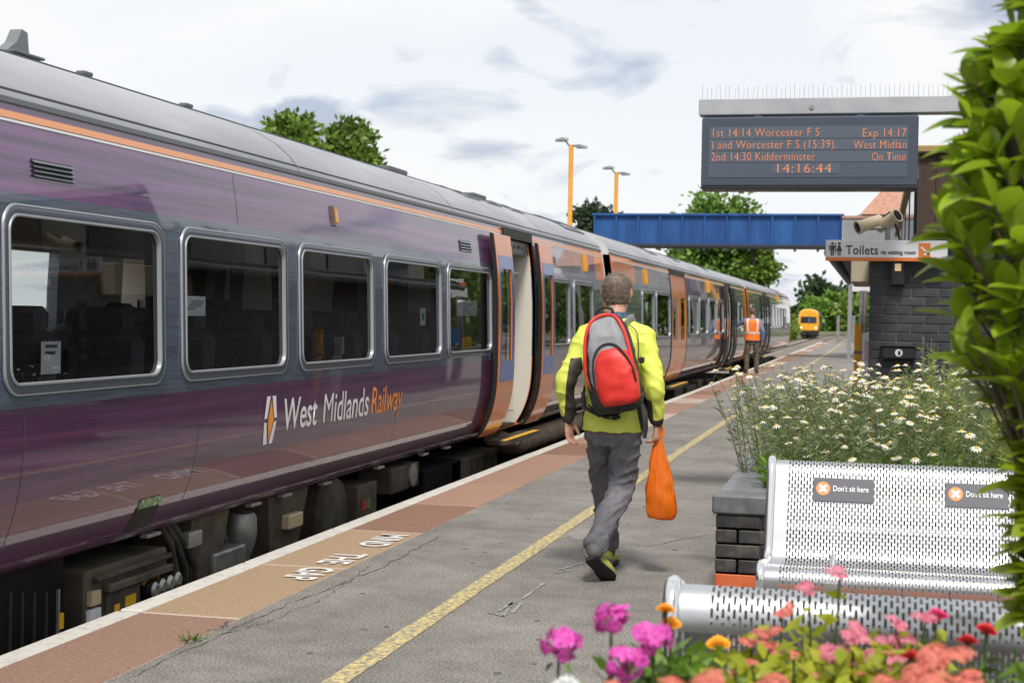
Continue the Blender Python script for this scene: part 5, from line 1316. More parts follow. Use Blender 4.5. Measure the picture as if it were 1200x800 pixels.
def flower_plant(name, label, cat, group, heads, m_head, kind, depth, r_px, m_leaf, ll=.045, lw=.010, nleaf=60, spread=.06):
    """heads: list of pixels; the plant stands in the trough soil at the given depth"""
    H = []
    for (px,py) in heads:
        d = ray(px,py); H.append(CP + d*((depth+rf_.uniform(-.05,.05))/d.dot(CF)))
    base = sum(H,Vector())/len(H); base.z = FPZ-.07
    base.x = min(max(base.x,.28-.85),.28+.85); base.y = min(max(base.y,2.42-.48),2.42+.48)
    t_ = thing(name,label,cat,base,0,group); st = MB(); LP = []; LD = []
    for h in H:
        l_ = h-base; st.tube([Vector((l_.x*.3,l_.y*.3,0)),Vector((l_.x*.7,l_.y*.7,l_.z*.6)),l_],[.004,.003,.0025],5)
        r_ = r_px*depth/FPX
        if kind == 'florets': mb = phlox_head(rf_, r_)
        elif kind == 'fuzz':
            mb = MB()
            for _ in range(5):
                q_ = floret_head(rf_, r_*rf_.uniform(.35,.6), 26, r_*.13, .4, 4); ox,oy,oz = rf_.uniform(-.65,.65)*r_, rf_.uniform(-.5,.5)*r_, rf_.uniform(-.25,.2)*r_
                mb.add([(p[0]+ox,p[1]+oy,p[2]+oz) for p in q_.v], q_.f)
        else: mb = ruffled_head(r_)
        tl_ = Vector((rf_.uniform(-.35,.35),rf_.uniform(-.5,.1),1)).normalized().to_track_quat('Z','Y').to_matrix()
        mb.v = [tuple(l_+tl_@Vector(p)) for p in mb.v]
        o = mb.build('flower_head', m_head, t_)
        if kind == 'ruffle': MB().lathe([(r_*.2,0),(r_*.3,-r_*.25),(r_*.1,-r_*.5)],tuple(l_),8).build('calyx', m_gstem, t_)
    nl = nleaf*len(H)
    for j in range(nl):
        h = H[j%len(H)]-base; f = rf_.uniform(.15,.88); p = Vector((h.x*f,h.y*f,h.z*f)); p += Vector((rf_.gauss(0,spread),rf_.gauss(0,spread),rf_.gauss(0,spread*.4)))
        a = rf_.uniform(0,6.283); LP.append(p); LD.append(Vector((math.cos(a),math.sin(a),rf_.uniform(-.1,.9))).normalized())
    st.build('stem', m_gstem, t_)
    rng = np.random.default_rng(int(heads[0][0]))
    obj('foliage', leaf_mesh('foliage',np.array(LP),np.array(LD),ll*(.5+.9*rng.random(nl)),lw,rng), m_leaf, t_)
    return t_
flower_plant('phlox','magenta phlox cluster at the platform end of the trough','flowers',None,[(655,755)],m_mag,'florets',2.45,28,m_gstem,.03,.006,14,.012)
flower_plant('phlox','magenta phlox with tall round head above a smaller side head','flowers',None,[(716,726),(734,778)],m_mag,'florets',2.55,26,m_gstem,.03,.006,14,.015)
flower_plant('phlox','pale magenta phlox head beside the marigolds','flowers',None,[(766,748)],m_mag,'florets',2.55,26,m_gstem,.045,.009,60,.03)
flower_plant('marigold','orange yellow marigold pair against the bench end','flowers',None,[(780,714),(787,730)],m_mar,'ruffle',2.85,13,m_lush,.07,.010,60,.03)
flower_plant('marigold','single orange yellow marigold low beneath the bench back','flowers',None,[(842,754)],m_mar,'ruffle',2.75,16,m_lush,.07,.010,60,.04)
flower_plant('spiraea','pink spiraea sprays standing above the others across the bench seat','flowers',None,[(985,672),(948,688)],m_pink,'fuzz',2.9,17,m_lime,.04,.010,24,.03)
flower_plant('spiraea','salmon spiraea sprays left among lime foliage near the marigold','flowers',None,[(918,716),(898,738),(880,752),(905,760)],m_sal,'fuzz',2.85,17,m_lime,.04,.011,90,.045)
flower_plant('spiraea','big pink spiraea clump in lime green foliage','flowers',None,[(1000,740),(975,765),(1010,770),(985,785),(1040,775)],m_pink,'fuzz',2.7,23,m_lime,.04,.011,110,.05)
flower_plant('spiraea','pink spiraea clump between the cerise flower and red flowers','flowers',None,[(1050,730),(1085,720),(1065,748),(1042,752)],m_pink,'fuzz',2.75,19,m_lime,.04,.010,80,.04)
flower_plant('spiraea','low blurred salmon clump at the near edge of the trough','flowers',None,[(1075,790),(1110,770),(1120,795),(1045,800),(1090,775)],m_sal,'fuzz',2.2,33,m_lime,.04,.010,50,.04)
flower_plant('spiraea','coral spiraea heads in front of the marigold at the trough edge','flowers',None,[(840,800),(900,803),(730,806),(800,804)],m_sal,'fuzz',2.15,30,m_lime,.035,.009,50,.04)
flower_plant('lime_shrub','low lime green leafy shrub filling the trough','plant',None,[(930,765),(880,775),(1010,790),(950,790),(860,790),(1040,765)],m_sal,'fuzz',2.6,9,m_lime,.042,.013,280,.06)
flower_plant('lime_shrub','low lush green leafy shrub under the phlox and marigolds','plant',None,[(775,775),(810,765),(800,790),(760,795)],m_lush,'fuzz',2.65,4,m_lush,.055,.010,200,.05)
flower_plant('dianthus','cerise flower head standing by the pink spiraea','flowers',None,[(1097,722)],m_cer,'ruffle',2.75,17,m_gstem,.03,.006,16,.015)
flower_plant('dianthus','red dianthus pair on tall stems near the laurel shrub','flowers',None,[(1156,738),(1134,751)],m_redp,'ruffle',2.75,14,m_gstem,.04,.007,22,.02)
flower_plant('dianthus','low red flower among the pink spiraea','flowers',None,[(1068,770)],m_redp,'ruffle',2.5,16,m_gstem,.03,.006,16,.02)
flower_plant('white_flower','blurred white flower head low beneath the magenta phlox','flowers',None,[(664,808)],m_wht,'ruffle',2.1,26,m_gstem,.03,.006,16,.02)
flower_plant('leafy_plant','tall thin green leaves between red flowers and laurel','plant',None,[(1170,785),(1190,760),(1150,790)],m_gstem,'fuzz',2.6,2,m_lush,.09,.008,50,.04)
# ------------------------------------------------------------------ people
def seglimb(mb, pts, rad, n=14, sx=1.0, sub=6, up=None):
    """rounded, closed limb through the points, radii interpolated smoothly"""
    P = [Vector(p) for p in pts]; Q = []; RR = []
    for i in range(len(P)-1):
        a,b,c,d = P[max(i-1,0)],P[i],P[i+1],P[min(i+2,len(P)-1)]
        for k in range(sub):
            t_ = k/sub; Q.append(.5*((2*b)+(c-a)*t_+(2*a-5*b+4*c-d)*t_*t_+(3*b-a-3*c+d)*t_**3)); f = t_*t_*(3-2*t_); RR.append(rad[i]*(1-f)+rad[i+1]*f)
    Q.append(P[-1]); RR.append(rad[-1])
    d0 = (Q[0]-Q[1]).normalized(); d1 = (Q[-1]-Q[-2]).normalized()
    pre = [(Q[0]+d0*RR[0]*math.sin(a)*.8, RR[0]*max(.05,math.cos(a))) for a in (R(85),R(55),R(28))]
    post = [(Q[-1]+d1*RR[-1]*math.sin(a)*.8, RR[-1]*max(.05,math.cos(a))) for a in (R(28),R(55),R(85))]
    allp = [p for p,_ in pre]+Q+[p for p,_ in post]; allr = [r for _,r in pre]+RR+[r for _,r in post]
    mb.tube(allp, allr, n, flat=sx, up=up); return mb
def sections(mb, secs, n=20, pw=2.4):
    """stack of rounded-rectangular sections (z, cx, cy, rx, ry)"""
    rings = []
    for z,cx,cy,rx,ry in secs:
        ring = []
        for k in range(n):
            a = 2*math.pi*k/n; c,s = math.cos(a),math.sin(a)
            ring.append((cx+rx*math.copysign(abs(c)**(2/pw),c), cy+ry*math.copysign(abs(s)**(2/pw),s), z))
        rings.append(ring)
    return mb.loft(rings)
def smooth_secs(secs, sub=4):
    out_ = []
    A = np.array(secs)
    for i in range(len(A)-1):
        for k in range(sub):
            f = k/sub; a,b,c,d = A[max(i-1,0)],A[i],A[i+1],A[min(i+2,len(A)-1)]
            out_.append(tuple(.5*((2*b)+(c-a)*f+(2*a-5*b+4*c-d)*f*f+(3*b-a-3*c+d)*f**3)))
    out_.append(tuple(A[-1])); return out_
def ridge(x, y, z): return max(0,1-2.6*abs(noise.noise(Vector((x,y,z)))))**1.6
def crease(me, amp, fn):
    n = len(me.vertices); a = np.zeros(n*3,dtype=np.float32); me.vertices.foreach_get('co',a); nn_ = np.zeros(n*3,dtype=np.float32); me.vertex_normals.foreach_get('vector',nn_)
    a = a.reshape(-1,3); q = np.array([fn(p) for p in a.tolist()],dtype=np.float32)
    a = a + nn_.reshape(-1,3)*q[:,None]*amp; me.vertices.foreach_set('co',a.ravel()); me.update()
m_skin = mat('skin',(.46,.23,.16),(.54,.29,.21),scale=25,rough=.55)
def hand(mb, wrist, d, palm_n, side, curl, s_=1.0):
    """palm and five fingers. d: down the hand, palm_n: palm facing, side: towards the thumb"""
    d = Vector(d).normalized(); n_ = Vector(palm_n); n_ = (n_-d*n_.dot(d)).normalized(); sd = Vector(side); sd = (sd-d*sd.dot(d)-n_*sd.dot(n_)).normalized()
    w_ = Vector(wrist)
    seglimb(mb,[w_-d*.02,w_+d*.03,w_+d*.085*s_],[.026*s_,.034*s_,.036*s_],12,.5,4,up=tuple(n_))
    for k,(off,ln) in enumerate(((.028,.072),(.0095,.080),(-.009,.075),(-.027,.060))):
        b = w_+d*.080*s_+sd*off*s_; c = curl; p = [b-d*.02]; dr = d.copy(); q = b
        for j,f in enumerate((.46,.31,.23)):
            ang = c*(.55,.9,.7)[j]; dr = (dr*math.cos(ang)+n_*math.sin(ang)).normalized(); q = q+dr*ln*f*s_; p.append(q)
            # keep the bending plane: rotate the reference as well
            n_loc = n_
        seglimb(mb,p,[.0095*s_,.0092*s_,.0085*s_,.0072*s_],8,1.0,3)
    b = w_+d*.03*s_+sd*.026*s_
    seglimb(mb,[b,b+(sd*.6+d*.6+n_*.35).normalized()*.035*s_,b+(sd*.35+d*.85+n_*.45).normalized()*.075*s_],[.0125*s_,.0115*s_,.009*s_],8,1.0,3)
    return mb
def head_mesh(mb, c, fwd=(0,1,0), s_=1.0):
    """skull, jaw, nose, ears round the head centre c (height about .23)"""
    f = Vector(fwd).normalized(); u = Vector((0,0,1)); r_ = f.cross(u).normalized(); c = Vector(c)
    rings = []
    for z,rx,ryb,ryf in ((-.125,.030,.03,.045),(-.105,.052,.048,.075),(-.075,.062,.062,.083),(-.04,.068,.082,.088),(0,.074,.096,.092),(.035,.076,.100,.093),(.07,.071,.092,.084),(.095,.055,.07,.064),(.112,.025,.035,.03)):
        ring = []
        for k in range(20):
            a = 2*math.pi*k/20; ca,sa = math.cos(a),math.sin(a); yy = (ryf if sa>0 else ryb)*sa
            ring.append(c+(r_*rx*ca+f*yy+u*z)*s_)
        rings.append(ring)
    mb.loft(rings)
    seglimb(mb,[c+f*.085*s_+u*.015*s_,c+(f*.115-u*.022)*s_],[.010*s_,.015*s_],8,1,3)          # nose
    seglimb(mb,[c+(f*.078-u*.065-r_*.02)*s_,c+(f*.086-u*.065)*s_,c+(f*.078-u*.065+r_*.02)*s_],[.007*s_]*3,6,1,2)  # lips
    for q in (-1,1):
        seglimb(mb,[c+(r_*q*.073-u*.028-f*.006)*s_,c+(r_*q*.083+u*.0-f*.012)*s_,c+(r_*q*.082+u*.026-f*.014)*s_],[.010*s_,.014*s_,.012*s_],8,.6,3)
        mb.ball(c+(f*.077+r_*q*.031+u*.008)*s_,.013*s_,8,6)
    return mb
def lerp(a,b,f): return tuple(Vector(a).lerp(Vector(b),f))
def person(label, loc, rz, J, cl, group=None):
    """J: joints (local metres), cl: clothing description"""
    t_ = thing('person', label, 'person', loc, rz, group)
    hd = Vector(J['head']); nk = Vector(J['neck'])
    # body: one continuous skin surface
    b = MB(); head_mesh(b, hd, J.get('face',(0,1,0)))
    seglimb(b,[nk-Vector((0,0,.06)),nk+Vector((0,0,.05)),hd-Vector((0,.01,.05))],[.062,.058,.055],12,1,4)
    sections(b, smooth_secs([(z,cx,cy,rx*.9,ry*.88) for z,cx,cy,rx,ry in J['torso']]),20)
    for s in 'LR':
        seglimb(b,[J['sh'+s],J['el'+s],J['wr'+s]],[.050,.040,.027],12)
        seglimb(b,[J['hip'+s],J['kn'+s],J['an'+s]],[.075,.052,.036],12)
        wr, el = Vector(J['wr'+s]), Vector(J['el'+s]); d = Vector(J.get('hd'+s, wr-el))
        hand(b, wr, d, J['pn'+s], J['ts'+s], J['cu'+s])
        seglimb(b,[J['an'+s],lerp(J['an'+s],J['toe'+s],.5),J['toe'+s]],[.036,.034,.026],10,.8,4)
    obj('body', remeshed(b,.0055,3), m_skin, t_)
    # trousers
    tr = MB()
    for s in 'LR':
        hp,kn,an = J['hip'+s],J['kn'+s],J['an'+s]; k2 = lerp(kn,an,.5); cuff = lerp(kn,an,.95)
        seglimb(tr,[lerp(hp,kn,.12),lerp(hp,kn,.5),kn,k2,cuff],[.084,.087,.074,.068,.066],16,1,5)
    sections(tr, smooth_secs(J['hips']),20,2.3)
    me = remeshed(tr,.008,6)
    crease(me, cl.get('fold',.006), lambda p: .5*noise.noise(Vector((p[0]*9,p[1]*9,p[2]*16)))+ridge(p[0]*7+p[2]*4,p[1]*7,p[2]*15-p[0]*9)-.25)
    obj('trousers', me, cl['trousers'], t_)
    # upper garment
    jk = MB()
    sections(jk, smooth_secs(J['torso']),24,2.5)
    if cl.get('sleeves',True):
        for s in 'LR':
            sh,el,wr = J['sh'+s],J['el'+s],J['wr'+s]
            seglimb(jk,[sh,lerp(sh,el,.5),el,lerp(el,wr,.5),lerp(el,wr,.96)],[.066,.060,.056,.050,.042],14,1,5)
            seglimb(jk,[lerp(J['neck'],sh,.35),sh],[.062,.066],14,1,4)
    me = remeshed(jk,.009,6)
    crease(me, cl.get('jfold',.005), lambda p: .5*noise.noise(Vector((p[0]*8,p[1]*8,p[2]*13)))+ridge(p[0]*8,p[1]*8+p[2]*4,p[2]*12+p[0]*6)-.25)
    o = obj(cl['top_name'], me, cl['top'], t_)
    if cl.get('panel'): paint_panels(o, J, cl)
    # shoes
    for s in 'LR':
        an, toe = Vector(J['an'+s]), Vector(J['toe'+s]); d = (toe-an); dirh = Vector(J['fd'+s]).normalized(); upv = Vector(J['fu'+s]).normalized()
        heel = Vector(J['heel'+s]); sd = dirh.cross(upv).normalized(); sh = MB(); L_ = .285
        def ringat(f, wv, h0, h1): 
            c = heel+dirh*L_*f; r_ = []
            for k in range(14):
                a = 2*math.pi*k/14; ca,sa = math.cos(a),math.sin(a); r_.append(c+sd*wv*math.copysign(abs(ca)**.8,ca)+upv*((h0+h1)/2+(h1-h0)/2*math.copysign(abs(sa)**.8,sa)))
            return r_
        sh.loft([ringat(.0,.022,.012,.075),ringat(.04,.034,.008,.098),ringat(.16,.038,.006,.105),ringat(.30,.038,.006,.095),ringat(.45,.041,.006,.078),ringat(.65,.048,.006,.064),ringat(.82,.046,.008,.054),ringat(.95,.032,.012,.042),ringat(1.0,.012,.016,.032)])
        se = sh.build('shoe', cl['shoe'], t_, 60)
        sl_ = MB(); sl_.loft([ringat(-.01,.028,-.012,.014),ringat(.10,.042,-.014,.014),ringat(.30,.041,-.012,.012),ringat(.45,.043,-.008,.012),ringat(.65,.052,-.012,.012),ringat(.85,.048,-.010,.014),ringat(.98,.026,-.002,.018)])
        sl_.build('sole', cl['sole'], se, 60)
        seglimb_c = MB(); seglimb(seglimb_c,[an+upv*.01,an-upv*.03],[.05,.046],12,1,3); seglimb_c.build('collar', cl.get('collar',cl['sole']), se, 60)
        if cl.get('heelcap'): 
            hc = MB().loft([ringat(-.006,.026,.0,.060),ringat(.05,.038,.0,.066),ringat(.20,.041,.0,.045)]); hc.build('heel_cap', cl['heelcap'], se, 60)
    # hair
    if cl.get('hair'):
        hm = MB(); c = hd; f = Vector(J.get('face',(0,1,0))).normalized(); u = Vector((0,0,1)); r_ = f.cross(u).normalized(); rr_ = random.Random(4)
        rings = []
        for z,rx,ryb,ryf in ((-.075,.050,.070,-.02),(-.05,.068,.088,-.02),(-.02,.080,.100,-.008),(.01,.085,.108,.02),(.04,.086,.110,.075),(.075,.080,.102,.088),(.10,.064,.08,.07),(.122,.034,.042,.036),(.128,.008,.01,.01)):
            ring = []
            for k in range(24):
                a = 2*math.pi*k/24; ca,sa = math.cos(a),math.sin(a); yy = ryf*sa if sa>0 else ryb*sa
                ring.append(c+r_*rx*ca+f*yy+u*z)
            rings.append(ring)
        hm.loft(rings); ho = hm.build('hair', cl['hair'], t_, 80)
        if cl.get('strands'):
            me = ho.data; V_ = []; F_ = []; polys = list(me.polygons); ar = np.array([p.area for p in polys]); ar /= ar.sum()
            for pi in RNG.choice(len(polys), cl['strands'], p=ar):
                p = polys[pi]; vs = [me.vertices[i].co for i in p.vertices]; ws = [rr_.random() for _ in vs]; s = sum(ws); q = sum((v*w__ for v,w__ in zip(vs,ws)),Vector())/s
                n_ = p.normal; d = (n_*.35+Vector((rr_.gauss(0,.35),rr_.gauss(0,.35),rr_.gauss(-.35,.35)))).normalized(); ln = rr_.uniform(.010,.022); sd = d.cross(n_).normalized()*.0011 if d.cross(n_).length>1e-3 else Vector((.001,0,0))
                b_ = len(V_); V_ += [q-sd-n_*.002,q+sd-n_*.002,q+d*ln]; F_.append((b_,b_+1,b_+2))
            sm_ = np_mesh('strands',np.array([tuple(v) for v in V_]),np.array(F_)); so = obj('strands', sm_, cl['hair2'], ho); so['kind'] = 'stuff'
    return t_
def sstep(x, a, b):
    f = min(1,max(0,(x-a)/(b-a))); return f
def paint_panels(o, J, cl):
    """signed distance to the seams of the dark fabric panels, stored on the garment's vertices"""
    me = o.data; at = me.attributes.new('panel','FLOAT','POINT'); val = []
    n = len(me.vertices); a_ = np.zeros(n*3,dtype=np.float32); me.vertices.foreach_get('co',a_)
    for c in a_.reshape(-1,3).tolist():
        c = Vector(c); k = -1.0
        for s,q in (('L',-1),('R',1)):
            el, wr = Vector(J['el'+s]), Vector(J['wr'+s]); ax = wr-el; f = (c-el).dot(ax)/ax.length_squared
            near = .105-(c-(el+ax*max(-.5,min(1,f)))).length; inner = (c.x-(el.x+ax.x*f))*(-q)
            k = max(k, min(near, (f-.86)*ax.length))
            if s == 'L': k = max(k, min(near, (f+.60)*ax.length, inner-.014+.03*f))
            else: k = max(k, min(near, (f-.30)*ax.length, inner-.010))
        val.append(k)
    at.data.foreach_set('value', val)
    m = cl['top'].copy(); o.data.materials.clear(); o.data.materials.append(m); t = m.node_tree; K = t.links.new; b = t.nodes['Principled BSDF']
    src = b.inputs['Base Color'].links[0].from_socket; an = t.nodes.new('ShaderNodeAttribute'); an.attribute_name = 'panel'
    mr = t.nodes.new('ShaderNodeMapRange'); K(an.outputs['Fac'], mr.inputs['Value']); mr.inputs['From Min'].default_value = -.002; mr.inputs['From Max'].default_value = .002
    mi = t.nodes.new('ShaderNodeMix'); mi.data_type = 'RGBA'; K(mr.outputs[0], mi.inputs['Factor']); K(src, mi.inputs['A']); mi.inputs['B'].default_value = (.04,.036,.03,1)
    K(mi.outputs['Result'], b.inputs['Base Color'])
# ---- the walker
g_ = at_z(706,679,0)
WL = Vector((g_.x+.02, g_.y+.17, 0))
m_hiv = mat('hi_vis_yellow',(.60,.69,.07),(.74,.79,.14),scale=6,rough=.6,bump=.35,bscale=11,bdist=.03)
m_olive = mat('jacket_dark_panel',(.035,.03,.025),(.05,.045,.038),scale=20,rough=.7)
m_trs = mat('trouser_grey',(.095,.093,.11),(.165,.162,.185),scale=7,rough=.75,bump=.5,bscale=13,bdist=.04)
m_shoe = mat('shoe_lime',(.42,.48,.10),(.50,.56,.14),scale=30,rough=.6); m_sole = mat('sole_black',(.012,.012,.012),rough=.7)
m_hair = mat('hair_brown',(.085,.055,.038),(.19,.145,.11),scale=40,rough=.6,stretch=(1,1,.4)); m_hair2 = mat('hair_strand',(.12,.08,.055),(.32,.26,.21),scale=60,rough=.5)
JW = dict(head=(-.005,.05,1.605), neck=(0,.0,1.42), face=(.05,1,-.05),
    torso=[(.825,0,.0,.186,.130),(.87,0,.0,.184,.126),(.93,0,0,.172,.115),(1.05,0,0,.162,.110),(1.18,0,-.005,.172,.114),(1.30,0,-.01,.182,.110),(1.38,0,-.01,.165,.096),(1.43,0,0,.11,.078),(1.465,0,.005,.068,.065)],
    hips=[(.74,0,0,.12,.10),(.79,0,0,.158,.110),(.84,0,0,.156,.102),(.90,0,0,.140,.09)],
    shL=(-.168,-.005,1.365), elL=(-.268,-.09,1.10), wrL=(-.262,-.02,.885), shR=(.168,-.005,1.365), elR=(.240,-.10,1.10), wrR=(.246,-.01,.885),
    pnL=(.8,-.35,0), tsL=(.3,1,0), cuL=.45, pnR=(-1,.1,0), tsR=(-.1,1,0), cuR=1.25, hdL=(.06,.05,-1), hdR=(.02,.05,-1),
    hipL=(-.085,.0,.87), knL=(-.085,.20,.50), anL=(-.065,.24,.12), toeL=(-.06,.44,.04), heelL=(-.065,.17,.016), fdL=(.0,1,0), fuL=(0,0,1),
    hipR=(.085,.0,.87), knR=(.045,-.02,.485), anR=(-.045,-.315,.200), toeR=(-.01,-.20,.055), heelR=(-.055,-.365,.150), fdR=(.30,.76,-.56), fuR=(-.22,.54,.80))
walker = person('walking man in yellow jacket with red rucksack and orange carrier bag',WL,0,JW,
    dict(top=m_hiv,top_name='jacket',trousers=m_trs,shoe=m_shoe,sole=m_sole,collar=mat('shoe_grey',(.10,.10,.10),rough=.7),heelcap=mat('shoe_heel',(.20,.19,.17),rough=.6),hair=m_hair,hair2=m_hair2,strands=2600,panel=m_olive,fold=.013,jfold=.009))
def smooth_path(pts, n=5):
    P = [Vector(p) for p in pts]; Q = []
    for i in range(len(P)-1):
        a,b,c,d = P[max(i-1,0)],P[i],P[i+1],P[min(i+2,len(P)-1)]
        for k in range(n): t_ = k/n; Q.append(.5*((2*b)+(c-a)*t_+(2*a-5*b+4*c-d)*t_*t_+(3*b-a-3*c+d)*t_**3))
    return Q+[P[-1]]
# neck gaiter and collar, dark piping on the shoulders
nb_ = MB(); sections(nb_,[(1.425,0,.003,.070,.070),(1.45,0,.005,.072,.072),(1.48,-.002,.012,.069,.070),(1.505,-.003,.018,.066,.068)],18,2.0); nb_.build('neck_scarf', mat('scarf_blue',(.03,.06,.11),(.10,.16,.24),scale=35,rough=.8), walker, 60)
cb_ = MB(); sections(cb_,[(1.405,0,.0,.088,.082),(1.43,0,.003,.082,.078),(1.462,0,.006,.079,.077)],18,2.0); cb_.build('collar', m_hiv, walker, 60)
for q in (-1,1): MB().tube(smooth_path([(q*.09,-.085,1.435),(q*.135,-.100,1.395),(q*.152,-.118,1.31),(q*.148,-.118,1.22)]),.003,6).build('piping', m_olive, walker, 60)
# rucksack
rk_ = thing('rucksack','red and grey rucksack with black sides and dangling straps worn on yellow jacket','rucksack',(WL.x,WL.y,0))
m_rred = mat('rucksack_red',(.62,.02,.015),(.72,.04,.03),scale=5,rough=.5,bump=.3,bscale=9,bdist=.02); m_rgrey = mat('rucksack_grey',(.22,.22,.24),(.29,.29,.31),scale=8,rough=.6,bump=.3,bscale=12,bdist=.02)
m_rblk = mat('rucksack_black',(.014,.014,.016),(.03,.03,.032),scale=20,rough=.7)
tiltm = Matrix.Rotation(R(-10),3,'Y'); rc = Vector((.022,-.255,1.215))
def rks(secs, nm, m_, n=28, pw=3.6, par=rk_, vox=None):
    mb = MB(); sections(mb, smooth_secs(secs,9), 48, pw); mb.v = [tuple(rc+tiltm@Vector((p[0]*.88,p[1],p[2]*.95))) for p in mb.v]
    o = mb.build(nm, m_, par, 60); crease(o.data, .007, lambda p: ridge(p[0]*9+p[2]*3,p[1]*9,p[2]*9-p[0]*5)+.6*noise.noise(Vector((p[0]*16,p[1]*16,p[2]*16)))-.3); return o
rks([(-.285,0,.02,.10,.06),(-.265,0,.01,.138,.105),(-.20,0,.0,.160,.128),(-.05,0,.0,.162,.130),(.08,0,.005,.150,.118),(.18,0,.02,.128,.098),(.255,0,.035,.095,.070),(.285,0,.045,.055,.035)],'pack_body',m_rblk)
rks([(-.13,.008,-.028,.140,.114),(-.05,.008,-.028,.144,.116),(.08,.006,-.022,.134,.106),(.18,.004,-.006,.116,.088),(.250,0,.010,.092,.062),(.278,0,.022,.060,.032)],'grey_panel',m_rgrey)
rks([(-.235,.030,-.060,.105,.080),(-.20,.034,-.064,.126,.098),(-.08,.034,-.066,.130,.102),(.02,.030,-.060,.120,.094),(.08,.024,-.050,.092,.082),(.110,.018,-.038,.048,.062)],'red_pocket',m_rred)
def rtube(pts, r_, nm, m_, flat=1.0): 
    return MB().tube(smooth_path([rc+tiltm@Vector((p[0]*.88,p[1],p[2]*.95)) for p in pts]), r_, 8, flat=flat).build(nm, m_, rk_, 60)
rtube([(-.118,-.098,-.18),(-.150,-.092,-.03),(-.140,-.088,.08),(-.120,-.072,.18),(-.085,-.05,.252),(-.03,-.028,.285),(.04,-.022,.285),(.088,-.045,.255),(.124,-.075,.18),(.145,-.092,.06),(.152,-.098,-.06),(.138,-.105,-.17)],.010,'red_piping',m_rred)
rtube([(-.098,-.115,-.20),(-.095,-.140,-.08),(-.085,-.148,.02),(-.058,-.138,.082),(-.015,-.125,.115),(.045,-.124,.115),(.095,-.140,.080),(.146,-.14,-.01),(.162,-.13,-.12)],.006,'zip',m_rblk)
rtube([(-.045,.03,.275),(-.05,.03,.315),(.0,.03,.335),(.05,.03,.315),(.045,.03,.275)],.009,'haul_loop',m_rblk)
# shoulder straps, hip belt and hanging webbing (world-oriented local coordinates)
for q in (-1,1):
    MB().tube([(q*.075+.01,-.19,1.44),(q*.085,-.09,1.465),(q*.098,.0,1.475),(q*.110,.085,1.41),(q*.125,.125,1.28),(q*.150,.10,1.14),(q*.175,.0,1.06),(q*.165,-.12,1.00)],[.022]*8,8,flat=.28,up=(1,0,0)).build('shoulder_strap', m_rgrey if q>0 else m_rblk, rk_, 60)
MB().tube([(-.16,-.12,1.05),(-.145,-.16,.965),(-.05,-.19,.925),(.04,-.17,.93),(.06,-.16,.945)],[.012,.016,.014,.014,.010],8,flat=.35).build('hip_belt', m_rblk, rk_, 60)
MB().tube([(.17,-.10,1.0),(.195,-.13,.95),(.20,-.12,.86),(.195,-.12,.80)],[.016,.02,.018,.014],8,flat=.4).build('webbing', m_rblk, rk_, 60)
MB().tube([(-.12,-.17,.98),(-.02,-.21,.915),(.05,-.19,.905)],[.006]*3,6).build('webbing', m_rblk, rk_, 60)
MB().box((.045,-.19,.918),(.045,.012,.022),.004).build('buckle', m_rblk, rk_)
MB().box((.185,-.22,1.24),(.03,.02,.035),.006).build('buckle', m_rblk, rk_)
# orange carrier bag
bg_ = thing('carrier_bag','orange plastic carrier bag hanging from the walking man\'s hand','bag',(WL.x+.262,WL.y+.012,0))
m_bag = mat('bag_orange',(.85,.17,.01),(.92,.25,.02),scale=9,rough=.26,trans=.35,bump=.35,bscale=15,bdist=.04,stretch=(1,1,.5))
bs = []
for z,w_,d_,cx in ((.335,.045,.04,.01),(.345,.070,.07,.01),(.40,.082,.088,.012),(.50,.078,.085,.006),(.60,.062,.062,.0),(.68,.043,.04,-.003),(.74,.028,.022,-.004),(.79,.018,.014,-.002),(.835,.013,.011,.0)): bs.append((z,cx,0,w_,d_))
mb = MB(); sections(mb, smooth_secs(bs,8), 64, 2.2)
vv = []
for p in mb.v:
    a = math.atan2(p[1],p[0]); z = p[2]; f = 1+.22*(ridge(math.cos(a)*2.2+3,math.sin(a)*2.2,z*2.5)-.3)*min(1,max(.25,(z-.40)*5))+.12*noise.noise(Vector((p[0]*16,p[1]*16,z*11)))
    vv.append((p[0]*f*1.05+.10*(.6-z)*.12,p[1]*f*.7,z+.02*noise.noise(Vector((p[0]*16,p[1]*16,1)))*min(1,max(0,(.7-z)*4))-.06*p[0]*(z<.42)))
mb.v = vv; mb.build('bag', m_bag, bg_, 120)
for q in (-1,1): MB().tube([(q*.012,0,.80),(q*.015,.01*q,.84),(q*.004,.0,.868),(-.006,-.0,.875)],[.012,.010,.009,.007],8,flat=.5).build('handle', m_bag, bg_, 60)
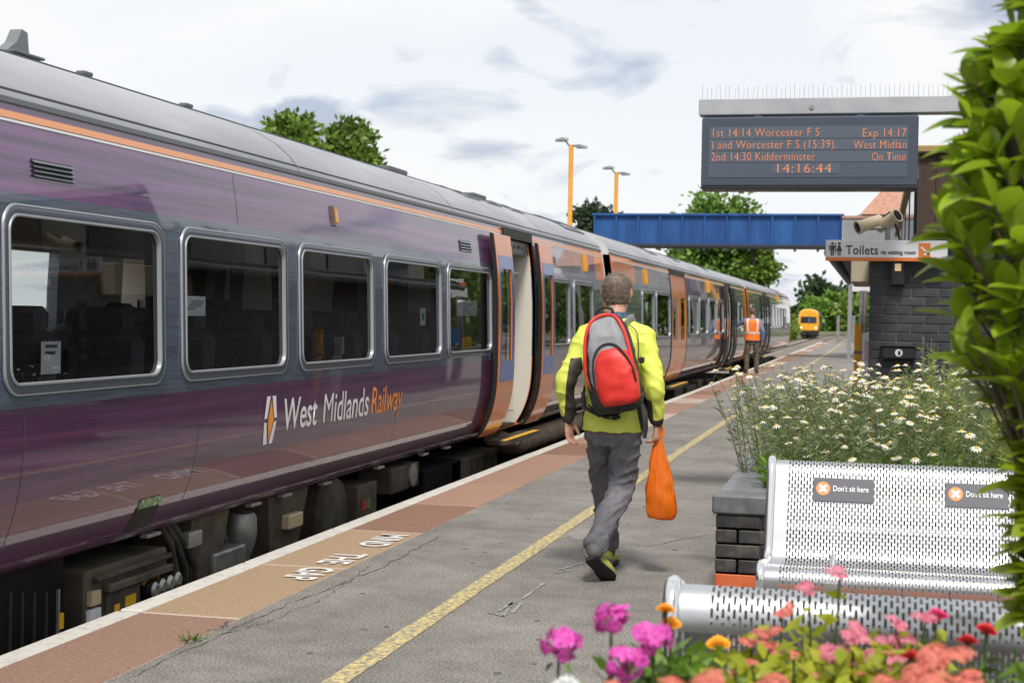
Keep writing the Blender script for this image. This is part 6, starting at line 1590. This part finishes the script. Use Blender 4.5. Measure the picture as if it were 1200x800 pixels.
# ---- railway worker in orange vest
gw = at_z(880.5,437.5,0)
m_ov = mat('vest_orange',(.85,.16,.01),(.90,.22,.02),scale=8,rough=.6); m_refl = mat('reflective_tape',(.70,.55,.48),rough=.35); m_bls = mat('shirt_blue',(.10,.17,.32),(.14,.23,.40),scale=10,rough=.7)
m_ot = mat('trouser_olive',(.085,.07,.05),(.12,.10,.07),scale=8,rough=.8); m_cap = mat('cap_brown',(.13,.08,.055),rough=.8)
JO = dict(JW); JO.update(head=(0,.05,1.655), neck=(0,0,1.47), face=(-.2,1,0),
    torso=[(z+.05,cx,cy,rx*1.06,ry*1.08) for z,cx,cy,rx,ry in JW['torso']], hips=[(z+.05,a,b,c,d) for z,a,b,c,d in JW['hips']],
    shL=(-.20,0,1.41), elL=(-.42,.16,1.30), wrL=(-.60,.28,1.45), shR=(.20,0,1.41), elR=(.285,-.06,1.14), wrR=(.28,.0,.90), pnL=(-.5,1,0), tsL=(0,0,1), cuL=.3, hdL=(-.5,.5,.6), hdR=(0,.05,-1), cuR=.5,
    hipL=(-.10,0,.90), knL=(-.13,.03,.50), anL=(-.14,0,.10), heelL=(-.14,-.06,.016), toeL=(-.15,.16,.04), fdL=(-.1,1,0), fuL=(0,0,1),
    hipR=(.10,0,.90), knR=(.13,.03,.50), anR=(.13,.0,.10), heelR=(.13,-.06,.016), toeR=(.14,.16,.04), fdR=(.1,1,0), fuR=(0,0,1))
worker = person('railway worker in orange vest reaching an arm to the open carriage door',gw,R(6),JO,dict(top=m_bls,top_name='shirt',trousers=m_ot,shoe=m_sole,sole=m_sole,hair=m_cap))
vs_ = MB(); sections(vs_, smooth_secs([(.90,0,0,.215,.150),(1.0,0,0,.212,.148),(1.10,0,0,.205,.142),(1.23,0,-.005,.222,.146),(1.35,0,-.01,.232,.142),(1.43,0,-.01,.205,.122),(1.475,0,0,.13,.095)]),24,2.5); vs_.build('vest', m_ov, worker, 60)
tp = MB(); sections(tp,[(1.07,0,0,.216,.153),(1.125,0,0,.215,.152)],24,2.5); tp.build('reflective_band', m_refl, worker, 60)
for q in (-1,1): MB().tube([(q*.12,-.148,1.12),(q*.135,-.152,1.3),(q*.13,-.145,1.42),(q*.12,-.08,1.485)],[.028]*4,8,flat=.2,up=(0,-1,0)).build('reflective_band', m_refl, worker, 60)
# ---- passenger standing inside the second carriage
pp0 = X2Y(760); 
JP = dict(JO); JP.update(face=(1,-.3,0), shL=(-.20,0,1.41), elL=(-.27,.02,1.14), wrL=(-.22,.12,.95), hdL=(.2,.3,-.6))
psg = person('passenger in a blue top standing behind a carriage window',(T1+HW-.36,pp0+.10,.275),R(0),JP,dict(top=mat('top_blue',(.03,.12,.45),rough=.7),top_name='top',trousers=m_trs,shoe=m_sole,sole=m_sole,hair=mat('hair_pale',(.35,.25,.15),rough=.7)))
# ------------------------------------------------------------------ oncoming yellow train
OY = 203.0; 
on = thing('oncoming_train','yellow fronted train approaching on the far track round the bend','train',(T2,OY,0),R(1.0))
m_ty = mat('cab_yellow',(.80,.36,.01),(.86,.42,.03),scale=2,rough=.4,coat=.3); m_tg = mat('cab_grey',(.05,.06,.062),(.09,.10,.10),scale=1,rough=.6); m_scr = mat('windscreen',(.03,.035,.05),rough=.06)
def cabring(y, sx_, top, bot):
    pts = [(-1.20,bot),(-1.33,bot+.25),(-1.36,.9),(-1.34,1.6),(-1.27,2.2),(-1.08,2.6),(-.7,2.82),(0,2.9),(.7,2.82),(1.08,2.6),(1.27,2.2),(1.34,1.6),(1.36,.9),(1.33,bot+.25),(1.20,bot)]
    return [(a*sx_,y,bot+(b-bot)*top) for a,b in pts]
MB().loft([cabring(-.02,.86,.93,.12),cabring(.08,.95,.975,.08),cabring(.35,1.0,1.0,.05),cabring(.9,1.0,1.0,.05)]).build('cab', m_ty, on, 35)
MB().loft([cabring(.9,1.003,1.002,.05),cabring(22,1.003,1.002,.05)]).build('body', m_tg, on, 35)
MB().loft([[(-1.04,-.03,1.05),(1.04,-.03,1.05),(.96,.04,2.12),(-.96,.04,2.12)],[(-1.04,-.055,1.05),(1.04,-.055,1.05),(.96,-.01,2.12),(-.96,-.01,2.12)]]).build('windscreen', m_scr, on)
MB().bx(.02,.12,-.075,-.05,1.15,1.75).build('wiper', m_galv, on); MB().bx(-.03,.03,-.07,-.02,1.12,2.02).build('screen_pillar', m_dark, on)
MB().bx(-1.15,1.15,.0,1.2,-.55,.16,.05).build('skirt', m_dark, on)
MB().box((0,-.25,-.05),(.32,.6,.32),.04).build('coupler', m_under, on)
for q in (-1,1):
    MB().lathe([(.02,0),(.11,0),(.13,.05),(.13,.1)],(q*.95,-.07,.45),14,'y').build('headlight', mat('headlamp',(.8,.8,.75),rough=.2,emit=((1,.95,.8),.8)), on, 40)
    MB().box((q*.55,.0,-.62),(.12,.3,.5)).build('guard_iron', m_dark, on)
for s in (3.5,8,13,18): MB().bx(-1.0,1.0,s-1.5,s+1.5,-.80,.08,.05).build('underframe', m_dark, on)
for s in (2.5,4.5,17.5,19.5):
    for q in (-1,1): MB().lathe([(.42,0),(.42,.13),(.02,.13)],(q*.75-.065,s,RAILZ+.42),18,'x').build('wheel', m_steel, on, 30)
for k in range(10): MB().bx(1.345,1.372,2+k*2,3.4+k*2,1.15,1.9).build('window', m_scr, on)
